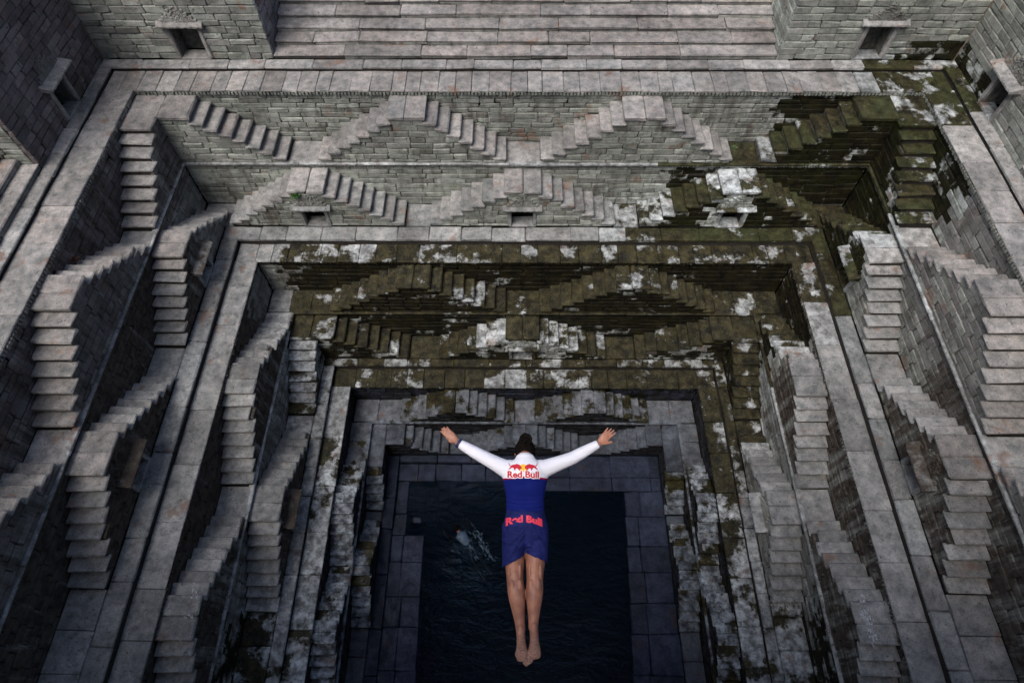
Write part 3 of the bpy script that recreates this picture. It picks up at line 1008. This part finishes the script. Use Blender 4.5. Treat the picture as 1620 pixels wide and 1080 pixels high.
def skin_mat(name, col, deep):
    k = NT(name)
    tc = k.n('ShaderNodeTexCoord').outputs['Object']
    n1 = k.noise(tc, 9.0, 4, 0.6); n2 = k.noise(tc, 70.0, 3, 0.6)
    c = k.mix(k.ramp(n1, 0.35, 0.65), deep, col)
    sp = k.n('ShaderNodeSeparateXYZ'); k.put(sp.inputs[0], tc)
    wr = k.noise(k.vmul(tc, (30.0, 150.0, 30.0)), 1.0, 3, 0.6, 1.5)
    vn = k.n('ShaderNodeVectorMath', operation='DOT_PRODUCT')
    k.put(vn.inputs[0], k.n('ShaderNodeNewGeometry').outputs['Normal']); vn.inputs[1].default_value = AZ
    sole = k.math('MULTIPLY', k.ramp(sp.outputs[1], -0.700, -0.770), k.ramp(vn.outputs['Value'], 0.35, 0.6))
    c = k.mix(sole, c, k.mix(k.ramp(wr, 0.38, 0.55), (0.15, 0.08, 0.062), (0.37, 0.205, 0.165)))
    k.put(k.p.inputs['Base Color'], c)
    k.put(k.p.inputs['Roughness'], 0.52)
    k.put(k.p.inputs['Subsurface Weight'], 0.08)
    k.put(k.p.inputs['Subsurface Radius'], (0.02, 0.008, 0.005))
    k.put(k.p.inputs['Normal'], k.bump(k.math('ADD', n2, k.math('MULTIPLY', k.math('MULTIPLY', wr, sole), 2.0)), 0.3, 0.005))
    return k.m

M_SKIN = skin_mat('skin', (0.40, 0.18, 0.115), (0.215, 0.088, 0.060))
M_HAIR = plain('dark_hair', (0.006, 0.0045, 0.004), 0.85, 0.8, 60.0, 0.5, 0.04)
M_RED = plain('red_print', (0.50, 0.012, 0.03), 0.6, 0, 30, 0.05)
M_CORAL = plain('coral_print', (0.75, 0.045, 0.085), 0.6, 0, 30, 0.05)
M_YELLOW = plain('yellow_print', (0.85, 0.45, 0.02), 0.6, 0, 30, 0.05)
M_WHITEP = plain('white_print', (0.80, 0.80, 0.84), 0.7, 0, 30, 0.03)
M_NAVY = plain('navy_band', (0.012, 0.016, 0.07), 0.6, 0, 30, 0.1)

# shirt: white yoke and sleeves, blue below a red line
k = NT('swim_shirt')
tc = k.n('ShaderNodeTexCoord').outputs['Object']
sp = k.n('ShaderNodeSeparateXYZ'); k.put(sp.inputs[0], tc)
curve = k.math('MULTIPLY', k.math('MULTIPLY', sp.outputs[0], sp.outputs[0]), -0.9)
edge = k.math('SUBTRACT', sp.outputs[1], curve)
sleeve = k.ramp(k.math('ABSOLUTE', sp.outputs[0]), 0.187, 0.190)
isw = k.math('MAXIMUM', k.ramp(edge, 0.418, 0.420), sleeve)
isr = k.math('MULTIPLY', k.ramp(edge, 0.405, 0.407), k.math('SUBTRACT', 1.0, sleeve))
c = k.mix(isr, (0.006, 0.012, 0.125), (0.26, 0.004, 0.035))
c = k.mix(isw, c, (0.72, 0.72, 0.80))
k.put(k.p.inputs['Base Color'], c)
k.put(k.p.inputs['Roughness'], 0.8)
k.put(k.p.inputs['Specular IOR Level'], 0.08)
fold = k.noise(k.vmul(tc, (2.2, 15.0, 4.0)), 1.0, 3, 0.5, 0.8)
weave = k.noise(tc, 300.0, 1, 0.5)
k.put(k.p.inputs['Normal'], k.bump(k.math('ADD', fold, k.math('MULTIPLY', weave, 0.05)), 0.45, 0.02))
M_SHIRT = k.m
k = NT('swim_shorts')
tc = k.n('ShaderNodeTexCoord').outputs['Object']
nz = k.noise(k.vmul(tc, (6.0, 16.0, 6.0)), 1.0, 4, 0.55, 1.2)
k.put(k.p.inputs['Base Color'], k.mix(k.ramp(nz, 0.35, 0.65), (0.006, 0.010, 0.070), (0.014, 0.020, 0.120)))
k.put(k.p.inputs['Roughness'], 0.7)
k.put(k.p.inputs['Specular IOR Level'], 0.12)
k.put(k.p.inputs['Normal'], k.bump(nz, 0.8, 0.02))
M_SHORTS = k.m

X = (1, 0, 0)
SH = {-1: Vector((-0.165, 0.465, -0.01)), 1: Vector((0.165, 0.465, -0.01))}
EL = {-1: Vector((-0.362, 0.565, -0.03)), 1: Vector((0.385, 0.545, -0.03))}
WR = {-1: Vector((-0.555, 0.668, -0.06)), 1: Vector((0.600, 0.655, -0.06))}
HP = {-1: Vector((-0.088, -0.02, 0.0)), 1: Vector((0.088, -0.02, 0.0))}
KN = {-1: Vector((-0.085, -0.360, 0.09)), 1: Vector((0.072, -0.360, 0.09))}
AN = {-1: Vector((-0.040, -0.715, 0.20)), 1: Vector((0.055, -0.700, 0.20))}

def torso(bm, e):
    ys = [(-0.03, .150, .095, 0.012), (0.0, .160, .104, 0.016), (0.06, .160, .105, 0.005), (0.15, .146, .092, -0.010), (0.22, .145, .092, -0.012), (0.31, .160, .104, -0.005),
          (0.40, .178, .110, 0.0), (0.455, .182, .100, 0.0), (0.50, .140, .078, -0.005), (0.53, .080, .062, -0.015)]
    ring_tube(bm, [(0, y, z) for (y, a, b, z) in ys], [(a + e, b + e) for (y, a, b, z) in ys], X, 28)

def lerp(a, b, t): return a + (b - a) * t
def arm(bm, sd, e, upto=1.0):
    a, b, c = SH[sd], EL[sd], WR[sd]
    pts = [lerp(Vector((sd * 0.10, 0.45, -0.01)), a, .5), a, lerp(a, b, .35), lerp(a, b, .75), b, lerp(b, c, .3), lerp(b, c, .7), c]
    rr = [.070, .066, .055, .048, .045, .044, .036, .029]
    ring_tube(bm, pts, [(r + e, r * .95 + e) for r in rr], (0, 0, 1), 18)

def leg(bm, sd, e=0.0):
    h, kn, an = HP[sd], KN[sd], AN[sd]
    pts = [h, lerp(h, kn, .3), lerp(h, kn, .7), lerp(h, kn, .92), lerp(kn, an, .06), lerp(kn, an, .25), lerp(kn, an, .42), lerp(kn, an, .68), lerp(kn, an, .88), an]
    rr = [.092, .088, .076, .067, .064, .067, .063, .048, .038, .037]
    zz = [0, 0, 0, -.004, .0, .010, .008, .0, 0, 0]
    pts = [p + Vector((0, 0, z)) for p, z in zip(pts, zz)]
    ring_tube(bm, pts, [(r, r * 1.02) for r in rr], X, 20)
    cm = lerp(kn, an, .24)
    ball(bm, cm + Vector((-.027, .0, .036)), (.028, .085, .034), 3)
    ball(bm, cm + Vector((.027, .012, .036)), (.028, .080, .034), 3)
    for q in (-1, 1):
        ball(bm, lerp(h, kn, .88) + Vector((q * .042, 0, .040)), (.016, .075, .026), 2)
    ring_tube(bm, [lerp(kn, an, .62) + Vector((0, 0, .034)), lerp(kn, an, .98) + Vector((0, 0, .030))], [(.014, .014), (.012, .012)], X, 8)

def foot(bm, sd):
    an = AN[sd]
    # sole faces the camera (+Z); toes point down the picture (-Y)
    y0 = an.y
    lean = 0.009 if sd < 0 else 0.003
    secs = [(0.030, .024, .030, -.012), (-0.005, .031, .038, -.010), (-0.05, .031, .038, -.018), (-0.10, .034, .030, -.026), (-0.15, .043, .024, -.030), (-0.185, .045, .020, -.030), (-0.205, .040, .015, -.030)]
    ring_tube(bm, [(an.x + lean * (i / 3) + sd * 0.004, y0 + y, an.z + 0.03 + z * 0.8 + 0.02 * (i / 6)) for i, (y, a, b, z) in enumerate(secs)], [(a * 1.06, b) for (y, a, b, z) in secs], X, 18)
    ball(bm, Vector((an.x, y0 + 0.012, an.z + 0.018)), (.031, .036, .034))
    for i in range(5):                       # big toe lies on the inner side
        fx = an.x + lean + sd * (-0.034 + 0.0195 * i)
        ln = (0.046, 0.040, 0.034, 0.028, 0.022)[i]
        r = (0.0145, 0.0090, 0.0086, 0.0082, 0.0080)[i]
        yb = y0 - 0.196 + 0.011 * i * (1 if i > 1 else 0.4)
        z = an.z + 0.026
        ring_tube(bm, [(fx, yb, z), (fx, yb - ln * .6, z - .004), (fx, yb - ln, z + .001)], [(r, r), (r, r), (r * 1.12, r)], X, 10)

def hand(bm, sd):
    w = WR[sd]
    d = (w - EL[sd]).normalized()
    tip = Vector((-0.655, 0.765, -0.07)) if sd < 0 else Vector((0.715, 0.770, -0.07))
    d = (tip - w).normalized()
    side = Vector((0, 0, 1)).cross(d).normalized()         # towards the upper edge for the right arm
    side = side if side.y < 0 else -side                   # thumb side: lower edge in the picture
    nrm = d.cross(side)
    palm = [w, w + d * .03, w + d * .065, w + d * .09]
    ring_tube(bm, palm, [(.024, .019), (.033, .017), (.040, .015), (.038, .013)], side, 14)
    for i in range(4):
        o = side * (0.026 - 0.0172 * i)
        ln = (.070, .079, .074, .058)[i]
        fan = side * (0.010 - 0.0065 * i) * (1.0 if sd > 0 else 0.4)
        b0 = w + d * .085 + o
        ring_tube(bm, [b0, b0 + d * ln * .5 + fan * .5 + nrm * .004, b0 + d * ln + fan - nrm * .004], [(.0092, .0092), (.0085, .0085), (.0070, .0070)], side, 9)
    tb = w + d * .028 + side * .026
    if sd > 0:
        ring_tube(bm, [tb, tb + side * .022 + d * .026, tb + side * .040 + d * .058], [(.013, .012), (.0115, .011), (.0088, .0085)], d, 9)
    else:
        ring_tube(bm, [tb, tb + side * .010 + d * .026, tb + side * .008 + d * .056], [(.013, .012), (.0115, .011), (.0088, .0085)], d, 9)

bm = bmesh.new()
torso(bm, -0.014)
ring_tube(bm, [(0, .50, -.01), (0, .55, -.045), (0, .58, -.085)], [(.060, .058), (.055, .055), (.055, .056)], X, 18)
# head, tucked forward: skull, face, jaw, nose, ears
HC = Vector((0.0, 0.588, -0.128))
ball(bm, HC, (.074, .092, .094), 3)
ball(bm, HC + Vector((0, -.055, -.050)), (.058, .060, .060), 3)
ball(bm, HC + Vector((0, -.105, -.070)), (.040, .030, .035), 2)
ball(bm, HC + Vector((0, -.030, -.100)), (.013, .022, .020), 2)
for sd in (-1, 1):
    ball(bm, HC + Vector((sd * .076, -.022, -.008)), (.009, .030, .018), 2)
    ball(bm, HC + Vector((sd * .030, .004, -.080)), (.013, .010, .012), 2)
ball(bm, HC + Vector((0, -.078, -.098)), (.024, .007, .010), 2)
for sd in (-1, 1):
    arm(bm, sd, -0.004)
    leg(bm, sd)
    foot(bm, sd)
    hand(bm, sd)
me = fused('person', bm, M_SKIN, 0.0045, 2)
person = bpy.data.objects.new('person', me)
person.matrix_world = DIVER
person['label'] = 'diver in mid-air with arms spread, white and blue shirt and blue shorts'
person['category'] = 'person'
C.link(person)

def child(name, me, parent):
    o = bpy.data.objects.new(name, me)
    o.parent = parent
    C.link(o)
    return o

bm = bmesh.new()
ys = [(0.125, .152, .100, 0.0), (0.16, .152, .098, -.008), (0.22, .152, .098, -.012), (0.31, .167, .110, -.005), (0.40, .185, .116, 0.0), (0.455, .190, .107, 0.0), (0.50, .150, .085, -.005), (0.535, .085, .068, -.015)]
ring_tube(bm, [(0, y, z) for (y, a, b, z) in ys], [(a, b) for (y, a, b, z) in ys], X, 28, cap0=False)
for sd in (-1, 1):
    a, b, c_ = SH[sd], EL[sd], WR[sd]
    pts = [Vector((sd * 0.09, 0.455, -0.005)), lerp(Vector((sd * 0.10, 0.45, -0.01)), a, .6), a, lerp(a, b, .35), lerp(a, b, .75), b, lerp(b, c_, .3), lerp(b, c_, .7), lerp(b, c_, .985)]
    rr = [.080, .080, .074, .064, .057, .054, .051, .043, .036]
    ring_tube(bm, pts, [(r, r * .95) for r in rr], (0, 0, 1), 18, hollow1=0.02)
def shirt_warp(v):
    n_ = noise.noise(Vector((v.x * 7, v.y * 16, v.z * 7))) * 0.007
    if v.z > 0 and abs(v.x) < 0.2:
        n_ -= 0.006 * math.exp(-(v.x / 0.025) ** 2) * sstep(0.14, 0.22, v.y) * sstep(0.5, 0.4, v.y)
        n_ += 0.009 * math.exp(-((abs(v.x) - 0.085) / 0.04) ** 2 - ((v.y - 0.40) / 0.06) ** 2)
    t = max(0, (0.26 - v.y) / 0.14) if abs(v.x) < 0.2 else 0
    n_ += t * 0.009 * math.sin(v.y * 190 + 3 * noise.noise(Vector((v.x * 8, v.y * 3, 1.0))))
    return Vector((v.x, v.y, v.z + n_))
shirt_me = fused('swim_shirt', bm, M_SHIRT, 0.007, 4, shirt_warp)
shirt = child('swim_shirt', shirt_me, person)

bm = bmesh.new()
ys = [(0.145, .150, .098, -.004), (0.09, .160, .108, 0.0), (0.03, .176, .120, .012), (-0.04, .186, .126, .016), (-0.085, .186, .118, .014)]
ring_tube(bm, [(0, y, z) for (y, a, b, z) in ys], [(a, b) for (y, a, b, z) in ys], X, 28)
for sd in (-1, 1):
    h, kn = HP[sd], KN[sd]
    hem = (-0.245 if sd < 0 else -0.225)
    f = (hem - h.y) / (kn.y - h.y)
    pts = [h + Vector((0, .03, .01)), lerp(h, kn, f * .45) + Vector((sd * .006, 0, .004)), lerp(h, kn, f * .8) + Vector((sd * .008, 0, 0)), lerp(h, kn, f) + Vector((sd * .010, 0, 0))]
    ring_tube(bm, pts, [(.098, .105), (.092, .104), (.089, .100), (.090, .100)], X, 22, hollow1=0.07)
    ball(bm, Vector((sd * .078, -.025, .055)), (.078, .085, .078), 3)
    ball(bm, Vector((sd * .035, -.105, .035)), (.06, .05, .10), 3)
def shorts_warp(v):
    q = Vector((v.x * 9, v.y * 22 + abs(v.x) * 26, v.z * 6))
    n_ = noise.noise(q) * 0.013 * min(1.0, max(0.15, (0.02 - v.y) / 0.08)) + noise.noise(q * 2.3) * 0.005
    y = v.y
    if y < -0.12:                       # hems hang lower on the outside and below
        y -= (abs(v.x) - 0.075) * 0.55 * min(1, (-0.12 - y) / 0.1)
    crease = math.exp(-(v.x / 0.014) ** 2) * 0.008 * (1.0 if v.z > 0 else 0.0) * sstep(0.06, -0.02, v.y)
    return Vector((v.x, y, v.z + n_ - crease))
shorts_me = fused('swim_shorts', bm, M_SHORTS, 0.0065, 3, shorts_warp)
shorts = child('swim_shorts', shorts_me, person)

# hair: cap with tight curls and a loose top knot
bm = bmesh.new()
ball(bm, HC + Vector((0, .008, .010)), (.080, .094, .096), 3)
rng = random.Random(3)
for i in range(150):
    a_ = rng.uniform(0, 2 * math.pi); b_ = math.acos(rng.uniform(-0.25, 1))
    d = Vector((math.sin(b_) * math.cos(a_), math.cos(b_) * 0.3 + math.sin(b_) * math.sin(a_) * 0.9, abs(math.cos(b_)) + 0.1)).normalized()
    p_ = HC + Vector((d.x * .080, d.y * .096, d.z * .098))
    ball(bm, p_, (rng.uniform(.010, .016),) * 3, 1)
for i in range(60):
    d = Vector((rng.gauss(0, 1), rng.gauss(0, 1), rng.gauss(0, 1))).normalized()
    ball(bm, HC + Vector((0.006, .104, .072)) + d * rng.uniform(.012, .046), (rng.uniform(.008, .013),) * 3, 1)
for i in range(14):
    a_ = rng.uniform(0, 2 * math.pi)
    b0 = HC + Vector((0.006, .104, .072)) + Vector((math.cos(a_), math.sin(a_), rng.uniform(-.2, .6))) * .036
    pts = [b0 + Vector((math.cos(a_ + q * .6), math.sin(a_ + q * .6), .2)) * .011 * q for q in range(4)]
    ring_tube(bm, pts, [(.0075, .0075)] * 4, (0, 0.2, 1), 6)
hair_me = fused('hair', bm, M_HAIR, 0.006, 1)
child('hair', hair_me, person)

# wrist band on the left cuff
bm = bmesh.new()
d = (WR[-1] - EL[-1]).normalized()
c0 = lerp(EL[-1], WR[-1], .90)
ring_tube(bm, [c0 - d * .012, c0 + d * .012], [(.0425, .0405), (.0415, .0395)], (0, 0, 1), 20, cap0=False, cap1=False)
me = bpy.data.meshes.new('cuff_band'); bm.to_mesh(me); bm.free(); me.materials.append(M_NAVY)
child('cuff_band', me, person)

# printed lettering and emblem laid on the cloth
def lay(name, me, parent, target, lift):
    bm_ = bmesh.new(); bm_.from_mesh(me)
    for _ in range(3):
        long_ = [e for e in bm_.edges if e.calc_length() > 0.012]
        if long_:
            bmesh.ops.subdivide_edges(bm_, edges=long_, cuts=1, use_grid_fill=False)
    bmesh.ops.triangulate(bm_, faces=bm_.faces)
    t = BVHTree.FromPolygons([v.co.copy() for v in target.vertices], [tuple(p.vertices) for p in target.polygons])
    for v in bm_.verts:
        hit = t.ray_cast(Vector((v.co.x, v.co.y, 0.6)), Vector((0, 0, -1)))
        v.co.z = (hit[0].z if hit[0] else 0.1) + lift
    bmesh.ops.recalc_face_normals(bm_, faces=bm_.faces)
    bm_.to_mesh(me); bm_.free()
    return child(name, me, parent)

def text_mesh(txt, size, offset, mat, cx, cy, arch=0.0, width=None, bold=0.0):
    cu = bpy.data.curves.new('lettering', 'FONT')
    cu.body = txt; cu.size = size; cu.align_x = 'CENTER'; cu.align_y = 'CENTER'; cu.offset = offset; cu.resolution_u = 3
    o = bpy.data.objects.new('lettering_raw', cu); C.link(o)
    dg = bpy.context.evaluated_depsgraph_get()
    me = bpy.data.meshes.new_from_object(o.evaluated_get(dg))
    bpy.data.objects.remove(o)
    xs = [v.co.x for v in me.vertices]
    sc_ = width / (max(xs) - min(xs)) if width else 1.0
    mid = (max(xs) + min(xs)) / 2
    for v in me.vertices:
        x_ = (v.co.x - mid) * sc_
        v.co = Vector((cx + x_, cy + v.co.y - arch * x_ * x_, 0))
    me.materials.clear(); me.materials.append(mat)
    return me
CX = -0.018
lay('lettering_outline', text_mesh('Red Bull', 0.068, 0.0080, M_WHITEP, CX, 0.432, 0.35, 0.262), shirt, shirt_me, 0.0022)
lay('chest_lettering', text_mesh('Red Bull', 0.068, 0.0024, M_RED, CX, 0.432, 0.35, 0.248), shirt, shirt_me, 0.0045)
lay('shorts_lettering', text_mesh('Red Bull', 0.066, 0.0036, M_CORAL, -0.012, 0.092, 1.9, 0.285), shorts, shorts_me, 0.009)

def poly_mesh(name, loops, mat):
    me = bpy.data.meshes.new(name)
    vs, fs = [], []
    for lp in loops:
        fs.append(list(range(len(vs), len(vs) + len(lp))))
        vs += [(CX + x_ * 0.105, 0.485 + y_ * 0.105, 0) for (x_, y_) in lp]
    me.from_pydata(vs, [], fs)
    me.materials.append(mat)
    return me
disc = [(0.30 * math.cos(i * math.pi / 10), -0.04 + 0.27 * math.sin(i * math.pi / 10)) for i in range(20)]
lay('sun_emblem', poly_mesh('sun_emblem', [disc], M_YELLOW), shirt, shirt_me, 0.0026)
bull = [(0.10, -0.02), (0.16, 0.10), (0.30, 0.20), (0.46, 0.25), (0.62, 0.20), (0.80, 0.16), (0.93, 0.08), (1.00, -0.04), (1.14, -0.20), (1.00, -0.14), (0.88, -0.06), (0.80, -0.02), (0.72, -0.06),
        (0.66, -0.18), (0.58, -0.22), (0.60, -0.14), (0.52, -0.06), (0.40, -0.08), (0.32, -0.20), (0.22, -0.22), (0.26, -0.12), (0.18, -0.10)]
tail = [(0.92, 0.10), (1.02, 0.18), (1.06, 0.30), (1.10, 0.28), (1.06, 0.14), (0.96, 0.06)]
lay('bull_emblem', poly_mesh('bull_emblem', [bull, tail], M_RED), shirt, shirt_me, 0.005)
lay('bull_emblem', poly_mesh('bull_emblem', [[(-x_, y_) for x_, y_ in bull], [(-x_, y_) for x_, y_ in tail]], M_RED), shirt, shirt_me, 0.005)

# ------------------------------------------------------------------ swimmer with wake, weeds, bird lime
M_PALE = plain('pale_wet_cloth', (0.07, 0.11, 0.17), 0.5, 0.6, 12.0, 0.4)
M_FOAM = plain('foam', (0.075, 0.115, 0.16), 0.7, 0.4, 30.0, 0.4)
SW = Vector((7.58, 0.86, WZ - 0.07))
sdir = Vector((0.60, -0.80, 0)).normalized()       # from head towards the feet
slat = Vector((0.80, 0.60, 0))
SWM = Matrix(((slat.x, -sdir.x, 0, SW.x), (slat.y, -sdir.y, 0, SW.y), (0, 0, 1, SW.z), (0, 0, 0, 1)))
bm = bmesh.new()
ring_tube(bm, [(0, -.62, -.08), (0, -.50, -.04), (0, -.35, .0), (0, -.2, .02), (0, -.12, .0)], [(.14, .09), (.15, .10), (.15, .10), (.17, .10), (.09, .07)], X, 18)
ring_tube(bm, [(0, -.14, .02), (0, -.03, .03)], [(.055, .055), (.055, .055)], X, 14)
ball(bm, Vector((0, .02, .05)), (.078, .10, .095), 3)
ball(bm, Vector((0, .03, -.04)), (.05, .06, .05), 2)
for sd in (-1, 1):
    ring_tube(bm, [(sd * .15, -.2, .0), (sd * .30, -.14, -.02), (sd * .36, .06, .02), (sd * .34, .14, .03)], [(.05, .05), (.042, .042), (.034, .034), (.03, .02)], (0, 0, 1), 12)
    for fi in range(4):
        fx = sd * (.315 + .016 * fi)
        ring_tube(bm, [(fx, .14, .03), (fx, .21, .025)], [(.008, .008), (.007, .007)], (0, 0, 1), 6)
    ring_tube(bm, [(sd * .29, .13, .03), (sd * .27, .17, .03)], [(.009, .009), (.008, .008)], (0, 0, 1), 6)
    ring_tube(bm, [(sd * .08, -.60, -.08), (sd * .11, -.98, -.16), (sd * .12, -1.36, -.26), (sd * .12, -1.52, -.30)], [(.085, .085), (.06, .06), (.042, .042), (.04, .025)], X, 14)
sw_me = fused('person', bm, M_SKIN, 0.014, 3)
swimmer = bpy.data.objects.new('person', sw_me)
swimmer.matrix_world = SWM
swimmer['label'] = 'small swimmer with dark hair and pale shirt half under the pool water'
swimmer['category'] = 'person'
C.link(swimmer)
bm = bmesh.new()
ring_tube(bm, [(0, -.60, -.075), (0, -.50, -.035), (0, -.35, .005), (0, -.2, .025), (0, -.13, .005)], [(.15, .10), (.162, .112), (.162, .112), (.182, .112), (.10, .08)], X, 18)
for sd in (-1, 1):
    ring_tube(bm, [(sd * .14, -.2, .0), (sd * .24, -.165, -.012)], [(.062, .062), (.055, .055)], (0, 0, 1), 12)
child('shirt', fused('shirt', bm, M_PALE, 0.014, 2), swimmer)
bm = bmesh.new()
ball(bm, Vector((0, .03, .065)), (.085, .10, .09), 3)
child('hair', fused('hair', bm, M_HAIR, 0.012, 1), swimmer)

rng = random.Random(11)
bm = bmesh.new()
for i in range(90):
    if i % 3:
        t = rng.uniform(0, 1); c_ = Vector((8.05 + .55 * t, 0.95 - 0.95 * t, 0)) + Vector((rng.gauss(0, .07), rng.gauss(0, .05), 0))
    else:
        t = rng.uniform(0.35, 1.0); c_ = SW + sdir * (1.0 * t) + slat * rng.gauss(0, .10)
    ln, wd = rng.uniform(.02, .09), rng.uniform(.006, .016)
    a_ = math.atan2(-0.95, 0.55) + rng.gauss(0, .35)
    m = Matrix.Translation((c_.x, c_.y, WZ + .004)) @ Matrix.Rotation(a_, 4, 'Z') @ Matrix.Diagonal((ln, wd, .006, 1))
    res = bmesh.ops.create_icosphere(bm, subdivisions=1, radius=1.0, matrix=m)
    for v in res['verts']:
        v.co += Vector((rng.uniform(-.008, .008), rng.uniform(-.008, .008), 0))
me = bpy.data.meshes.new('foam'); bm.to_mesh(me); bm.free(); me.materials.append(M_FOAM)
fo = bpy.data.objects.new('foam', me); C.link(fo)
fo['kind'] = 'stuff'; fo['label'] = 'thin streaks of foam on the dark pool water'; fo['category'] = 'foam'

def weed(loc, label, col, n, size):
    mat = plain('weed_leaf', col, 0.6, 0, 20, 0.4)
    bm = bmesh.new()
    r = random.Random(n)
    for i in range(n):
        a_ = r.uniform(0, 2 * math.pi); el = r.uniform(0.3, 1.3); L = size * r.uniform(.5, 1)
        d = Vector((math.cos(a_) * math.cos(el), math.sin(a_) * math.cos(el), math.sin(el)))
        s_ = Vector((-math.sin(a_), math.cos(a_), 0)) * L * .18
        droop = Vector((0, 0, -L * .25))
        o_ = d * L * .15
        v = [bm.verts.new(o_), bm.verts.new(o_ + d * L * .5 + s_), bm.verts.new(d * L + droop), bm.verts.new(o_ + d * L * .5 - s_)]
        bm.faces.new(v)
    root = thing('weed_plant', loc, label, 'weed')
    me = bpy.data.meshes.new('leaves'); bm.to_mesh(me); bm.free(); me.materials.append(mat)
    lv = bpy.data.objects.new('leaves', me); lv.parent = root; C.link(lv); lv['kind'] = 'stuff'
    bm = bmesh.new()
    ring_tube(bm, [(0, 0, -.03), (0.004, 0, size * .3), (0, .006, size * .5)], [(.006, .006), (.005, .005), (.003, .003)], X, 6)
    me = bpy.data.meshes.new('stem'); bm.to_mesh(me); bm.free(); me.materials.append(mat)
    st_ = bpy.data.objects.new('stem', me); st_.parent = root; C.link(st_)
weed((3.66, 7.49, -1.93), 'small green weed growing under a stair platform, back wall left', (0.05, 0.12, 0.025), 26, 0.20)
weed((0.03, 4.35, -0.62), 'dry reddish weed in the left wall above the stair', (0.16, 0.06, 0.035), 22, 0.22)
weed((14.6, 8.30, -1.05), 'tiny green weed on the back wall beside the mossy corner', (0.05, 0.10, 0.03), 16, 0.12)

# bird lime on platform edges: thin splashes lying on the slabs
def lime(cx, cy, z, lx, ly, seed, label):
    r = random.Random(seed)
    bm = bmesh.new()
    for i in range(90):
        u_, v_ = r.gauss(0, .30), r.gauss(0, .42)
        m = Matrix.Translation((u_ * lx, v_ * ly, 0.0)) @ Matrix.Rotation(r.uniform(-.5, .5), 4, 'Z') @ Matrix.Diagonal((r.uniform(.006, .022), r.uniform(.01, .05), .0025, 1))
        bmesh.ops.create_icosphere(bm, subdivisions=1, radius=1.0, matrix=m)
    me = bpy.data.meshes.new('bird_lime'); bm.to_mesh(me); bm.free(); me.materials.append(M_LIME)
    o = bpy.data.objects.new('bird_lime', me); o.location = (cx, cy, z); C.link(o)
    o['kind'] = 'stuff'; o['label'] = label; o['category'] = 'bird lime'
M_LIME = plain('bird_lime', (0.36, 0.37, 0.40), 0.85, 0.3, 25, 0.4)
lime(2.90, -2.02, -3.466, .14, .5, 1, 'white bird lime on a left stair platform near the bottom edge')
lime(16.05, -2.05, -3.466, .14, .5, 2, 'white bird lime on a right stair platform near the bottom edge')
lime(17.75, -1.0, -3.318, .10, .10, 3, 'small white splash on the right middle ledge')
